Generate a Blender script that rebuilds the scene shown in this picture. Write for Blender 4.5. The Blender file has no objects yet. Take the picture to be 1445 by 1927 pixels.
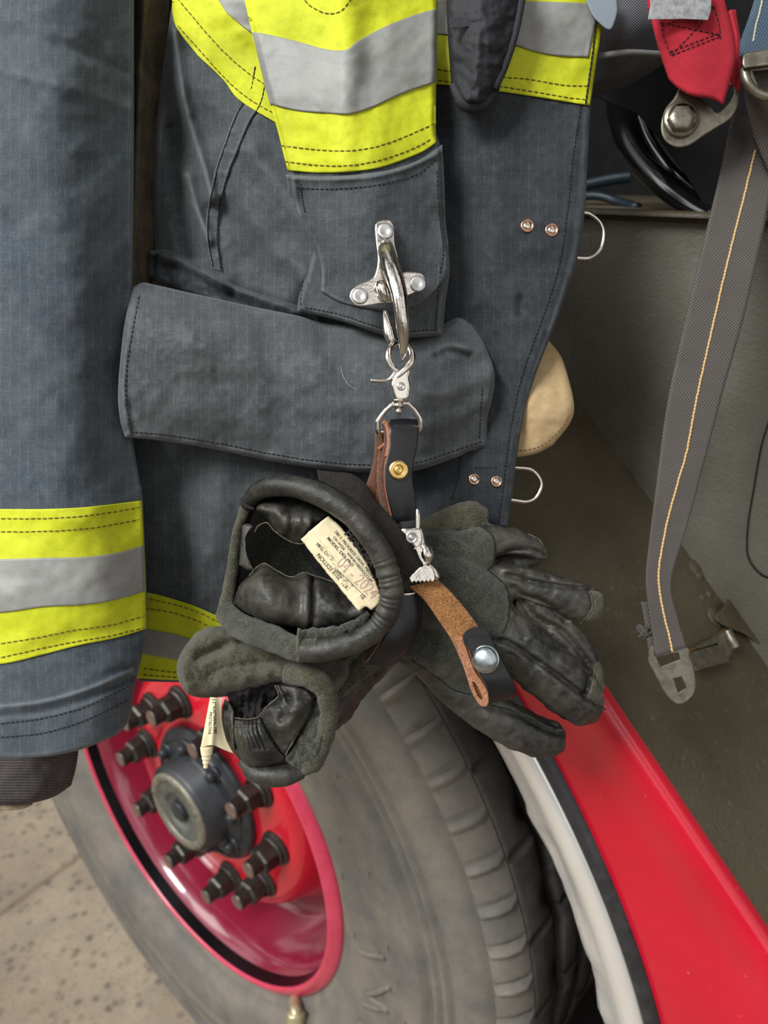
import bpy, bmesh, math, random
import numpy as np
from mathutils import Vector, Matrix
from mathutils.bvhtree import BVHTree
random.seed(4); np.random.seed(4)
C = bpy.context.scene.collection
# ------------------------------------------------------------------ camera frame
F = 1450.0; PITCH = math.radians(24.06); CAM = np.array([0.0, 0.0, 1.334])
cp, sp = math.cos(PITCH), math.sin(PITCH)
RX = np.array([1.0, 0, 0]); DN = np.array([0, -sp, -cp]); FW = np.array([0, cp, -sp])
def PW(px, py, d):
    px = np.asarray(px, float); py = np.asarray(py, float); d = np.asarray(d, float)
    u = ((px-722.5)/F*d)[..., None]; v = ((py-963.5)/F*d)[..., None]
    return CAM + u*RX + v*DN + d[..., None]*FW
def to_px(X):
    q = np.asarray(X)-CAM; f = q@FW
    return (q@RX)/f*F+722.5, (q@DN)/f*F+963.5, f
cam = bpy.data.cameras.new('camera'); co = bpy.data.objects.new('camera', cam); C.objects.link(co)
co.location = CAM; co.rotation_euler = (math.pi/2-PITCH, 0, 0)
cam.sensor_fit = 'VERTICAL'; cam.sensor_height = 36; cam.lens = 36*F/1927.0
cam.clip_start = .01; cam.dof.use_dof = True; cam.dof.focus_distance = .43; cam.dof.aperture_fstop = 9.0
bpy.context.scene.camera = co
# ------------------------------------------------------------------ wheel / truck frame
WC = np.array([-.28107, .79578, .530]); NA = np.array([-.64634, -.763, 0]); NA /= np.linalg.norm(NA)
TA = np.array([-NA[1], NA[0], 0]); ZA = np.array([0, 0, 1.0])
def WF(x, z, h): 
    x = np.asarray(x, float)[..., None]; z = np.asarray(z, float)[..., None]; h = np.asarray(h, float)[..., None]
    return WC + x*TA + z*ZA + h*NA
def ray(px, py): return RX*((px-722.5)/F) + DN*((py-963.5)/F) + FW
def plane_d(px, py, pt, nr):
    px = np.asarray(px, float); py = np.asarray(py, float)
    r = ((px-722.5)/F)[..., None]*RX + ((py-963.5)/F)[..., None]*DN + FW
    return ((np.asarray(pt)-CAM)@nr) / (r@nr)
def h_d(px, py, h): return plane_d(px, py, WC+NA*h, NA)
# ------------------------------------------------------------------ numeric helpers
def sm(pts, n=None, closed=False, corner=False):
    P = np.asarray(pts, float)
    if closed: P = np.vstack([P, P[:1]])
    if not corner and len(P) > 2:
        if closed: Q = np.vstack([P[-2], P, P[1]])
        else: Q = np.vstack([2*P[0]-P[1], P, 2*P[-1]-P[-2]])
        out = []
        for i in range(1, len(Q)-2):
            t = np.linspace(0, 1, 12, endpoint=False)[:, None]
            a, b, c, d = Q[i-1], Q[i], Q[i+1], Q[i+2]
            out.append(.5*((2*b)+(-a+c)*t+(2*a-5*b+4*c-d)*t*t+(-a+3*b-3*c+d)*t**3))
        out.append(P[-1:]); P = np.vstack(out)
    if n is None: return P
    s = np.r_[0, np.cumsum(np.linalg.norm(np.diff(P[:, :2], axis=0), axis=1)+1e-9)]
    m = n+1 if closed else n
    q = np.linspace(0, s[-1], m); R = np.stack([np.interp(q, s, P[:, k]) for k in range(P.shape[1])], 1)
    return R[:-1] if closed else R
def vnoise(x, y, seed=0):
    xi = np.floor(x).astype(int); yi = np.floor(y).astype(int); fx = x-xi; fy = y-yi
    fx = fx*fx*(3-2*fx); fy = fy*fy*(3-2*fy)
    def h(a, b):
        n = (a*374761393 + b*668265263 + seed*974634777) & 0xffffffff
        n = ((n ^ (n >> 13))*1274126177) & 0xffffffff
        return ((n ^ (n >> 16)) & 0xffff)/65535.0
    return (h(xi, yi)*(1-fx)+h(xi+1, yi)*fx)*(1-fy)+(h(xi, yi+1)*(1-fx)+h(xi+1, yi+1)*fx)*fy
def fbm(x, y, sc, seed=0, o=4):
    v = 0; a = .5
    for k in range(o): v = v+a*(vnoise(x/sc, y/sc, seed+k)-.5); sc /= 2.0; a *= .5
    return v
def pdist(px, py, line):
    L = sm(line) if len(line) > 2 else np.asarray(line, float)
    d = np.full(np.shape(px), 1e9)
    for a, b in zip(L[:-1, :2], L[1:, :2]):
        ab = b-a; t = np.clip(((px-a[0])*ab[0]+(py-a[1])*ab[1])/(ab@ab+1e-9), 0, 1)
        d = np.minimum(d, np.hypot(px-a[0]-t*ab[0], py-a[1]-t*ab[1]))
    return d
def grid_interp(G, s, t):
    G = np.asarray(G, float); m, n = G.shape
    def cub(A, q):
        k = len(A)-1; x = np.clip(q*k, 0, k-1e-6); i = x.astype(int); f = x-i
        p0 = A[np.clip(i-1, 0, k)]; p1 = A[i]; p2 = A[np.clip(i+1, 0, k)]; p3 = A[np.clip(i+2, 0, k)]
        if A.ndim > 1: f = f[:, None]
        return .5*(2*p1+(-p0+p2)*f+(2*p0-5*p1+4*p2-p3)*f*f+(-p0+3*p1-3*p2+p3)*f**3)
    R = cub(G, t) if m > 1 else np.repeat(G, len(t), 0)      # len(t) x n
    R = cub(R.T.copy(), s) if n > 1 else np.repeat(R.T, len(s), 0)
    return R.T
def inside(px, py, poly):
    poly = np.asarray(poly, float); c = np.zeros(np.shape(px), bool); j = len(poly)-1
    for i in range(len(poly)):
        xi, yi = poly[i]; xj, yj = poly[j]
        c ^= ((yi > py) != (yj > py)) & (px < (xj-xi)*(py-yi)/(yj-yi+1e-12)+xi); j = i
    return c
# ------------------------------------------------------------------ objects
def mkmesh(name, V, Fc, mats, parent=None, mi=None, uv=None, smooth=True):
    me = bpy.data.meshes.new(name); me.from_pydata([tuple(v) for v in V], [], [tuple(f) for f in Fc])
    for m in (mats if isinstance(mats, (list, tuple)) else [mats]): me.materials.append(m)
    if mi is not None: me.polygons.foreach_set('material_index', np.asarray(mi, np.int32))
    me.polygons.foreach_set('use_smooth', np.full(len(me.polygons), smooth))
    if uv is None:
        a, b, d = to_px(np.asarray(V)); uv = np.stack([a*.44/F, -b*.44/F], 1)
    li = np.empty(len(me.loops), np.int32); me.loops.foreach_get('vertex_index', li)
    ul = me.uv_layers.new(name='UVMap'); ul.data.foreach_set('uv', np.asarray(uv, np.float32)[li].ravel())
    me.update()
    o = bpy.data.objects.new(name, me); C.objects.link(o)
    if parent is not None: o.parent = parent
    return o
def thing(name, label, cat, group=None, px=None, loc=None):
    o = bpy.data.objects.new(name, None); C.objects.link(o); o['label'] = label; o['category'] = cat
    if group: o['group'] = group
    o.empty_display_size = .02
    if px is not None: loc = PW(*px)
    if loc is not None: o['_loc'] = [float(a) for a in loc]
    return o
def tag(o, label, cat, group=None):
    o['label'] = label; o['category'] = cat
    if group: o['group'] = group
    return o
def struct(o): o['kind'] = 'structure'; return o
class MB:
    def __init__(s): s.V = []; s.F = []; s.M = []; s.n = 0
    def add(s, V, Fc, mi=0):
        V = np.asarray(V, float); s.V.append(V); s.F += [tuple(int(i)+s.n for i in f) for f in Fc]
        s.M += [mi]*len(Fc) if np.isscalar(mi) else list(mi); s.n += len(V)
    def build(s, name, mats, parent=None, smooth=True):
        return mkmesh(name, np.vstack(s.V), s.F, mats, parent, s.M, smooth=smooth)
# capsule stitch template
def _caps():
    V = [(-1, 0, 0)]; 
    for x, r in ((-.8, .7), (0, 1), (.8, .7)):
        for k in range(5): V.append((x, r*math.cos(k*1.2566), r*math.sin(k*1.2566)))
    V.append((1, 0, 0)); Fc = []
    for k in range(5):
        j = (k+1) % 5
        Fc.append((0, 1+j, 1+k)); Fc.append((16, 11+k, 11+j))
        for b in (1, 6): Fc.append((b+k, b+j, b+5+j, b+5+k))
    return np.array(V, float), Fc
CAPV, CAPF = _caps()
def bvh_of(objs):
    V = []; Fc = []; n = 0
    for o in objs:
        me = o.data; v = np.empty(len(me.vertices)*3); me.vertices.foreach_get('co', v); v = v.reshape(-1, 3)
        V += [tuple(a) for a in v]; Fc += [tuple(i+n for i in p.vertices) for p in me.polygons]; n += len(v)
    return BVHTree.FromPolygons(V, Fc)
def drape(bvh, px, py, fb=None):
    px = np.asarray(px, float); py = np.asarray(py, float); out = np.full(px.shape, np.nan); o = Vector(CAM)
    it = np.nditer(px, flags=['multi_index'])
    for _ in it:
        k = it.multi_index; r = ray(px[k], py[k]); h = bvh.ray_cast(o, Vector(r).normalized())
        if h[0] is not None: out[k] = (np.array(h[0])-CAM)@FW
    bad = np.isnan(out)
    if bad.any():
        if bad.all(): out[:] = .45 if fb is None else fb
        else:
            gx = px[~bad]; gy = py[~bad]; gd = out[~bad]
            for k in zip(*np.where(bad)):
                out[k] = gd[np.argmin((gx-px[k])**2+(gy-py[k])**2)]
    return out
def stitches(mb, bvh, line, pitch=10, r=.00032, off=.0005, mi=0, fill=.8, dep=None, jit=0.4):
    L = sm(line) if len(line) > 2 else np.asarray(line, float)
    n = max(2, int(np.sum(np.hypot(*np.diff(L[:, :2], axis=0).T))/pitch)+1); Q = sm(L, n, corner=True)
    Q = Q[:, :2]+np.random.uniform(-jit, jit, Q[:, :2].shape)
    d = drape(bvh, Q[:, 0], Q[:, 1]) if bvh is not None else dep(Q[:, 0], Q[:, 1])
    W = PW(Q[:, 0], Q[:, 1], d-off)
    for a, b in zip(W[:-1], W[1:]):
        ln = np.linalg.norm(b-a)
        if ln < 1e-6 or ln > pitch*.001*2.0: continue
        x = (b-a)/ln; z = np.cross(x, FW); z /= np.linalg.norm(z)+1e-9; y = np.cross(z, x)
        V = (a+b)/2+CAPV[:, :1]*x*ln/2*fill+CAPV[:, 1:2]*y*r*.6+CAPV[:, 2:3]*z*r
        mb.add(V, CAPF, mi)
def sheet(name, top, bot, left, right, dep, mats, parent=None, thick=.002, step=4.0, edge=(0, 0), wr=(), ns_=None,
          noise=(0, 60), back='flat', st=(), smi=1, uvrot=0, depfn=None, corner=(0, 0, 0, 0), seed=1, extra=None, jag=0):
    T = sm(top, corner=corner[0]); B = sm(bot, corner=corner[1]); L = sm(left, corner=corner[2]); R = sm(right, corner=corner[3])
    ln = lambda A: np.sum(np.hypot(*np.diff(A[:, :2], axis=0).T))
    ns = max(4, int(max(ln(T), ln(B))/step)); nt = max(4, int(max(ln(L), ln(R))/step))
    T = sm(T[:, :2], ns, corner=True); B = sm(B[:, :2], ns, corner=True); L = sm(L[:, :2], nt, corner=True); R = sm(R[:, :2], nt, corner=True)
    L = L+np.linspace(1, 0, nt)[:, None]*(T[0]-L[0])+np.linspace(0, 1, nt)[:, None]*(B[0]-L[-1])
    R = R+np.linspace(1, 0, nt)[:, None]*(T[-1]-R[0])+np.linspace(0, 1, nt)[:, None]*(B[-1]-R[-1])
    s = np.linspace(0, 1, ns); t = np.linspace(0, 1, nt); S, TT = np.meshgrid(s, t)
    X = (1-TT)[..., None]*T[None]+TT[..., None]*B[None]+(1-S)[..., None]*L[:, None]+S[..., None]*R[:, None]
    X -= ((1-S)*(1-TT))[..., None]*T[0]+(S*(1-TT))[..., None]*T[-1]+((1-S)*TT)[..., None]*B[0]+(S*TT)[..., None]*B[-1]
    px, py = X[..., 0].copy(), X[..., 1].copy()
    if jag:
        ed = np.minimum(np.minimum(S, 1-S)*ns, np.minimum(TT, 1-TT)*nt) < .5
        px += ed*jag*2*fbm(px+py, px-py, 7, seed); py += ed*jag*2*fbm(px-py, px+py+99, 7, seed+3)
    if depfn is not None: D = depfn(px, py)
    else: D = grid_interp(dep, s, t)
    W = ln(T)*.5+ln(B)*.5; Hh = ln(L)*.5+ln(R)*.5
    if edge[0]:
        e = np.minimum(np.minimum(S, 1-S)*W, np.minimum(TT, 1-TT)*Hh)
        D = D+edge[1]*np.clip(1-e/edge[0], 0, 1)**2
    for (pl, w, a) in wr: D = D-a*np.exp(-(pdist(px, py, pl)/w)**2)
    if noise[0]: D = D+noise[0]*2*fbm(px, py, noise[1], seed)
    Vf = PW(px, py, D).reshape(-1, 3)
    if back == 'tube':
        ref = np.maximum(D[:, :1], D[:, -1:])+.004
        D2 = 2*ref-D
    else: D2 = D+thick
    Vb = PW(px, py, D2).reshape(-1, 3)
    n = ns*nt; idx = np.arange(n).reshape(nt, ns)
    a, b, c, d = idx[:-1, :-1].ravel(), idx[:-1, 1:].ravel(), idx[1:, 1:].ravel(), idx[1:, :-1].ravel()
    Fc = np.concatenate([np.stack([a, d, c, b], 1), np.stack([a, b, c, d], 1)+n])
    rim = np.concatenate([idx[0, :], idx[1:, -1], idx[-1, -2::-1], idx[-2:0:-1, 0]]); r2 = np.roll(rim, -1)
    Fc = np.concatenate([Fc, np.stack([rim, r2, r2+n, rim+n], 1)])
    mb = MB(); mb.add(np.vstack([Vf, Vb]), Fc, 0)
    if len(st):
        bv = BVHTree.FromPolygons([tuple(v) for v in Vf], [tuple(f) for f in Fc[:len(a)]])
        for q in st:
            kw = q[1] if len(q) > 1 else {}
            stitches(mb, bv, q[0], mi=smi, **kw)
    if extra: extra(mb)
    return mb.build(name, mats, parent)
def tube(path, r, mats, name=None, parent=None, closed=False, seg=12, mb=None, mi=0, flat=None, n=None, corner=False, caps=True, world=False, rn=0):
    """path rows (px,py,depth); r in metres (scalar or list along path)"""
    P = np.asarray(path, float)
    rr = np.full(len(P), r) if np.isscalar(r) else np.asarray(r, float)
    A = np.column_stack([P, rr])
    A = sm(A, n or max(8, len(P)*6), closed=closed, corner=corner); W = A[:, :3] if world else PW(A[:, 0], A[:, 1], A[:, 2]); rr = A[:, 3]
    m = len(W); Tn = (np.roll(W, -1, 0)-np.roll(W, 1, 0)) if closed else np.gradient(W, axis=0)
    Tn /= np.linalg.norm(Tn, axis=1)[:, None]+1e-12
    V = []; up = -FW if flat is None else np.asarray(flat, float)
    for i in range(m):
        y = np.cross(Tn[i], up); y /= np.linalg.norm(y)+1e-9; z = np.cross(y, Tn[i])
        for k in range(seg):
            q = 2*math.pi*k/seg; rk = rr[i]*(1+rn*2*float(fbm(np.array(i*1.0), np.array(k*1.7), 2.5, 7)))
            V.append(W[i]+rk*(math.cos(q)*y+math.sin(q)*z))
    Fc = []; rng = m if closed else m-1
    for i in range(rng):
        j = (i+1) % m
        for k in range(seg):
            l = (k+1) % seg; Fc.append((i*seg+k, i*seg+l, j*seg+l, j*seg+k))
    if not closed and caps:
        Fc.append(tuple(range(seg-1, -1, -1))); Fc.append(tuple((m-1)*seg+k for k in range(seg)))
    if mb is not None: mb.add(V, Fc, mi); return
    return mkmesh(name, V, Fc, mats, parent)
def loft(loops, mats, name, parent=None, cap_end=False, cap_start=False, mb=None, mi=0, closed=True):
    V = np.vstack([PW(l[:, 0], l[:, 1], l[:, 2]) for l in loops]); n = len(loops[0]); Fc = []
    for i in range(len(loops)-1):
        for k in range(n if closed else n-1):
            l = (k+1) % n; Fc.append((i*n+k, i*n+l, (i+1)*n+l, (i+1)*n+k))
    if cap_end: Fc.append(tuple((len(loops)-1)*n+k for k in range(n)))
    if cap_start: Fc.append(tuple(range(n-1, -1, -1)))
    if mb is not None: mb.add(V, Fc, mi); return
    return mkmesh(name, V, Fc, mats, parent)
def lathe(prof, axis_o, ax, mats, name=None, parent=None, seg=48, mb=None, mi=0, ref=None, smooth=True, a0=0, a1=2*math.pi, mis=None):
    """prof rows (r, h) along ax from axis_o (world)."""
    ax = np.asarray(ax, float); ax /= np.linalg.norm(ax); ref = np.array([0, 0, 1.]) if ref is None else np.asarray(ref, float)
    if abs(ax@ref) > .95: ref = np.array([1., 0, 0])
    u = np.cross(ref, ax); u /= np.linalg.norm(u); v = np.cross(ax, u)
    full = abs(a1-a0-2*math.pi) < 1e-6; k = seg if full else seg+1
    th = a0+(a1-a0)*np.arange(k)/seg
    V = []
    for r, h in prof: V.append(axis_o+ax*h+r*(np.outer(np.cos(th), u)+np.outer(np.sin(th), v)))
    V = np.vstack(V); Fc = []; M = []
    for i in range(len(prof)-1):
        for j in range(k if full else k-1):
            l = (j+1) % k; Fc.append((i*k+j, i*k+l, (i+1)*k+l, (i+1)*k+j)); M.append(mis[i] if mis else mi)
    if mb is not None: mb.add(V, Fc, M); return
    return mkmesh(name, V, Fc, mats, parent, M, smooth=smooth)
def plate(outline, dep, th, mats, name=None, parent=None, holes=(), bevel=0.0004, mb=None, mi=0, smooth_out=True, res=2, zoff=0):
    """flat cut-out of thickness th; outline in px; dep = callable(px,py) or scalar depth of the middle plane"""
    d0 = dep if np.isscalar(dep) else float(dep(np.array(np.mean([p[0] for p in outline])), np.array(np.mean([p[1] for p in outline]))))
    k = d0/F; cu = bpy.data.curves.new('tmp', 'CURVE'); cu.dimensions = '2D'; cu.fill_mode = 'BOTH'
    cu.extrude = max(th/2-bevel, 1e-5); cu.bevel_depth = bevel; cu.bevel_resolution = res; cu.offset = -bevel
    for ol in [outline]+list(holes):
        P = sm(ol, closed=True)[:-1] if (smooth_out is True and len(ol) > 4) else np.asarray(ol, float)
        s = cu.splines.new('POLY'); s.points.add(len(P)-1); s.use_cyclic_u = True
        for q, p in zip(s.points, P): q.co = ((p[0]-722.5)*k, -(p[1]-963.5)*k, 0, 1)
    ob = bpy.data.objects.new('tmp', cu); C.objects.link(ob)
    me = ob.to_mesh(); V = np.array([v.co[:] for v in me.vertices]); Fc = [tuple(p.vertices) for p in me.polygons]
    ob.to_mesh_clear(); bpy.data.objects.remove(ob); bpy.data.curves.remove(cu)
    px = V[:, 0]/k+722.5; py = -V[:, 1]/k+963.5
    D = np.full(len(px), d0) if np.isscalar(dep) else dep(px, py)
    W = PW(px, py, D-V[:, 2]-zoff)
    if mb is not None: mb.add(W, Fc, mi); return
    return mkmesh(name, W, Fc, mats, parent, smooth=False)
def textm(body, size=1.0, bold=0.0, ext=0.02):
    cu = bpy.data.curves.new('t', 'FONT'); cu.body = body; cu.size = size; cu.extrude = ext; cu.offset = bold; cu.resolution_u = 3
    ob = bpy.data.objects.new('t', cu); C.objects.link(ob); me = ob.to_mesh()
    V = np.array([v.co[:] for v in me.vertices]); Fc = [tuple(p.vertices) for p in me.polygons]
    ob.to_mesh_clear(); bpy.data.objects.remove(ob); bpy.data.curves.remove(cu)
    return V, Fc
def rivet(px, py, d, rpx, prof, mats, name, parent, nrm=None, seg=28, mb=None, mi=0):
    """prof in units of radius"""
    r = rpx*d/F; o = PW(px, py, d)
    return lathe([(a*r, b*r) for a, b in prof], o, -FW if nrm is None else nrm, mats, name, parent, seg, mb=mb, mi=mi)
# ------------------------------------------------------------------ materials
def srgb(r, g, b):
    f = lambda c: (c/255/12.92) if c/255 <= .04045 else ((c/255+.055)/1.055)**2.4
    return (f(r), f(g), f(b), 1)
class NT:
    def __init__(s, name):
        s.m = bpy.data.materials.new(name); s.m.use_nodes = True; s.t = s.m.node_tree; s.b = s.t.nodes['Principled BSDF']
    def n(s, typ, **kw):
        x = s.t.nodes.new(typ)
        for k, v in kw.items():
            if k in x.inputs.keys(): x.inputs[k].default_value = v
            else: setattr(x, k, v)
        return x
    def l(s, a, b): s.t.links.new(a, b)
    def math(s, op, a, b=None, c=None):
        x = s.n('ShaderNodeMath'); x.operation = op
        for i, q in enumerate((a, b, c)):
            if q is None: continue
            if isinstance(q, (int, float)): x.inputs[i].default_value = q
            else: s.l(q, x.inputs[i])
        return x.outputs[0]
    def mix(s, f, a, b, mode='MIX'):
        x = s.n('ShaderNodeMix'); x.data_type = 'RGBA'; x.blend_type = mode
        for i, q in ((0, f), (6, a), (7, b)):
            if isinstance(q, (int, float)): x.inputs[i].default_value = q
            elif isinstance(q, tuple): x.inputs[i].default_value = q
            else: s.l(q, x.inputs[i])
        return x.outputs[2]
    def ramp(s, f, *stops):
        x = s.n('ShaderNodeValToRGB'); e = x.color_ramp.elements
        while len(e) < len(stops): e.new(.5)
        for q, (p, c) in zip(e, stops): q.position = p; q.color = c if isinstance(c, tuple) else (c, c, c, 1)
        s.l(f, x.inputs[0]); return x.outputs[0]
    def coord(s, which='Object'): return s.n('ShaderNodeTexCoord').outputs[which]
    def noise(s, sc, det=4, rough=.6, vec=None, dist=0):
        x = s.n('ShaderNodeTexNoise'); x.inputs['Scale'].default_value = sc; x.inputs['Detail'].default_value = det
        x.inputs['Roughness'].default_value = rough; x.inputs['Distortion'].default_value = dist
        s.l(vec if vec is not None else s.coord(), x.inputs['Vector']); return x.outputs['Fac']
    def bump(s, h, st, dist=.001, prev=None):
        x = s.n('ShaderNodeBump'); x.inputs['Strength'].default_value = st; x.inputs['Distance'].default_value = dist
        s.l(h, x.inputs['Height'])
        if prev is not None: s.l(prev, x.inputs['Normal'])
        s.l(x.outputs[0], s.b.inputs['Normal']); return x.outputs[0]
    def col(s, c):
        if isinstance(c, tuple): s.b.inputs['Base Color'].default_value = c
        else: s.l(c, s.b.inputs['Base Color'])
def line_mask(t, v, period, width):
    """1 on thin lines of given period (metres)"""
    f = t.math('FRACT', t.math('DIVIDE', v, period)); d = t.math('ABSOLUTE', t.math('SUBTRACT', f, .5))
    return t.math('SUBTRACT', 1.0, t.math('SMOOTH_MIN', t.math('DIVIDE', d, width/period), 1.0, .2))
def fabric(name, base, light, dark, grid=.0052, wv=.00085, blue=None, worn=.5):
    t = NT(name); uv = t.n('ShaderNodeUVMap').outputs[0]; sx = t.n('ShaderNodeSeparateXYZ'); 
    wob = t.noise(30, 2, .5, uv); 
    t.l(uv, sx.inputs[0]); u = t.math('ADD', sx.outputs[0], t.math('MULTIPLY', wob, .004)); v = t.math('ADD', sx.outputs[1], t.math('MULTIPLY', wob, .006))
    n1 = t.noise(9, 4, .6, uv); n2 = t.noise(60, 5, .65, uv); n3 = t.noise(900, 2, .6, uv); n4 = t.noise(260, 2, .5, uv)
    c = t.mix(t.ramp(n1, (.35, 0.), (.65, 1.)), dark, base)
    c = t.mix(t.math('MULTIPLY', t.ramp(n2, (.45, 0.), (.75, 1.)), .45), c, light)
    # weave: crossed fine threads
    wx = t.math('SINE', t.math('MULTIPLY', u, 2*math.pi/wv)); wy = t.math('SINE', t.math('MULTIPLY', v, 2*math.pi/wv))
    w = t.math('MULTIPLY', wx, wy); w01 = t.math('MULTIPLY_ADD', w, .5, .5)
    c = t.mix(t.math('MULTIPLY', w01, .38), c, tuple(x*.35 for x in dark[:3])+(1,))
    c = t.mix(t.math('MULTIPLY', t.ramp(n3, (.5, 0.), (.8, 1.)), .35), c, light)
    for scl, amt in (((2600, 160, 1), .42), ((160, 2600, 1), .34)):
        mpn = t.n('ShaderNodeMapping'); mpn.inputs['Scale'].default_value = scl; t.l(uv, mpn.inputs['Vector'])
        c = t.mix(t.math('MULTIPLY', t.ramp(t.noise(1.0, 3, .7, mpn.outputs[0]), (.5, 0.), (.72, 1.)), amt), c, light)
        c = t.mix(t.math('MULTIPLY', t.ramp(t.noise(1.3, 3, .7, mpn.outputs[0]), (.3, 1.), (.48, 0.)), amt), c, tuple(x*.5 for x in dark[:3])+(1,))
    lx = line_mask(t, u, grid, .00033); ly = line_mask(t, v, grid*.95, .00028)
    lx = t.math('MULTIPLY', t.math('MAXIMUM', lx, 0.0), t.ramp(n4, (.35, .1), (.6, 1.))); ly = t.math('MULTIPLY', t.math('MAXIMUM', ly, 0.0), t.ramp(n2, (.4, .05), (.65, .8)))
    g = t.math('MINIMUM', t.math('ADD', lx, t.math('MULTIPLY', ly, .7)), 1.0)
    c = t.mix(t.math('MULTIPLY', g, .26), c, tuple(min(1, x*1.55+.012) for x in light[:3])+(1,))
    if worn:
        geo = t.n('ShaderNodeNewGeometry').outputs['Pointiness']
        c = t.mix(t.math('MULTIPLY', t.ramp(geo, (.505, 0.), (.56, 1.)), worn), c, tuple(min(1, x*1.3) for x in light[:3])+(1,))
        c = t.mix(t.math('MULTIPLY', t.ramp(geo, (.44, 1.), (.495, 0.)), .7), c, tuple(x*.3 for x in dark[:3])+(1,))  # concave creases darkened in the colour, beside the worn edges
    t.col(c); t.b.inputs['Roughness'].default_value = .88; t.b.inputs['Sheen Weight'].default_value = .12
    t.b.inputs['Specular IOR Level'].default_value = .2
    b = t.bump(t.math('ADD', w01, t.math('MULTIPLY', g, 1.0)), .5, .00025); t.bump(n3, .35, .0006, b)
    return t.m
def trimcloth(name, c1, c2, dirt, rough=.75):
    t = NT(name); uv = t.n('ShaderNodeUVMap').outputs[0]
    n1 = t.noise(28, 5, .65, uv); n2 = t.noise(260, 4, .7, uv); n3 = t.noise(1300, 2, .6, uv)
    c = t.mix(t.ramp(n1, (.35, 0.), (.68, 1.)), c1, c2)
    c = t.mix(t.math('MULTIPLY', t.ramp(n2, (.5, 0.), (.75, 1.)), .35), c, dirt)
    c = t.mix(t.math('MULTIPLY', t.ramp(t.noise(45, 6, .75, uv), (.6, 0.), (.75, 1.)), .3), c, dirt)
    t.col(c); t.b.inputs['Roughness'].default_value = rough; t.bump(n3, .4, .0004); return t.m
def leather(name, base, light, suede=False, rough=.5, sc=1.0):
    t = NT(name); P = t.coord()
    n1 = t.noise(35*sc, 5, .65, P); n2 = t.noise(220*sc, 5, .7, P); n3 = t.noise(1400*sc, 3, .7, P)
    c = t.mix(t.ramp(n1, (.4, 0.), (.72, 1.)), base, light)
    c = t.mix(t.math('MULTIPLY', t.ramp(n2, (.5, 0.), (.78, 1.)), .5 if not suede else .75), c, light)
    if suede:
        c = t.mix(t.math('MULTIPLY', t.ramp(n3, (.45, 0.), (.72, 1.)), .6), c, tuple(min(1, x*2.0) for x in light[:3])+(1,))
        c = t.mix(t.math('MULTIPLY', t.ramp(n3, (.3, 1.), (.48, 0.)), .7), c, tuple(x*.25 for x in base[:3])+(1,))
        t.b.inputs['Sheen Weight'].default_value = .25; t.b.inputs['Roughness'].default_value = .95
        t.b.inputs['Specular IOR Level'].default_value = .1
        b = t.bump(n3, .9, .0012); t.bump(n2, .5, .0012, b)
    else:
        geo = t.n('ShaderNodeNewGeometry').outputs['Pointiness']
        c = t.mix(t.math('MULTIPLY', t.ramp(geo, (.5, 0.), (.58, 1.)), .45), c, light)
        v = t.n('ShaderNodeTexVoronoi'); v.feature = 'DISTANCE_TO_EDGE'; v.inputs['Scale'].default_value = 650*sc; t.l(P, v.inputs['Vector'])
        t.b.inputs['Roughness'].default_value = rough; t.l(t.ramp(n2, (.3, rough-.12), (.7, rough+.15)), t.b.inputs['Roughness'])
        b = t.bump(t.ramp(v.outputs['Distance'], (0., 0.), (.25, 1.)), .15, .0003); t.bump(t.noise(90*sc, 6, .7, P, 1.2), .35, .0022, b)
    t.col(c); return t.m
def plain(name, c, rough=.5, metal=0.0, spec=.5, nz=None, bump=None, coat=0, c2=None, nsc=60):
    t = NT(name)
    if c2 is not None: t.col(t.mix(t.ramp(t.noise(nsc, 6, .7), (.4, 0.), (.66, 1.)), c, c2))
    else: t.col(c)
    t.b.inputs['Roughness'].default_value = rough; t.b.inputs['Metallic'].default_value = metal
    t.b.inputs['Specular IOR Level'].default_value = spec; t.b.inputs['Coat Weight'].default_value = coat
    if bump: t.bump(t.noise(bump[0], 5, .65), bump[1], bump[2])
    if nz: t.l(t.ramp(t.noise(nz[0], 5, .7), (.35, nz[1]), (.7, nz[2])), t.b.inputs['Roughness'])
    return t.m
M = {}
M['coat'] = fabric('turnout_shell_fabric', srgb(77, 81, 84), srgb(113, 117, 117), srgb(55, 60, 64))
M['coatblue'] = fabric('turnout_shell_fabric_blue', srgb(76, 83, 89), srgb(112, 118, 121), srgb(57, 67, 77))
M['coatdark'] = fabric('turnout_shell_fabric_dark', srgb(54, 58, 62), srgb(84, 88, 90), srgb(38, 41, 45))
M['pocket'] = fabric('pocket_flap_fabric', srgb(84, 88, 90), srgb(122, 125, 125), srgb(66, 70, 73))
M['olive'] = plain('olive_lining_fabric', srgb(60, 52, 38), .95, c2=srgb(92, 80, 56), bump=(900, .5, .0006))
M['lime'] = trimcloth('lime_yellow_trim', srgb(188, 194, 12), srgb(214, 218, 34), srgb(138, 140, 28))
M['silver'] = trimcloth('reflective_silver_stripe', srgb(136, 136, 132), srgb(154, 153, 147), srgb(116, 117, 112), .5)
M['thr_b'] = plain('brown_thread', srgb(112, 92, 34), .9)
M['thr_k'] = plain('black_thread', srgb(22, 22, 24), .9)
M['thr_c'] = plain('cream_thread', srgb(214, 178, 120), .9)
M['knit'] = None
M['chrome'] = plain('polished_chrome', (.72, .66, .59, 1), .14, 1.0, nz=(300, .08, .26), bump=(110, .10, .004))
M['nickel'] = plain('nickel_plate', (.74, .68, .60, 1), .14, 1.0, bump=(120, .05, .003))
M['steel'] = plain('brushed_steel', (.56, .55, .53, 1), .36, 1.0, nz=(500, .28, .45))
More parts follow.
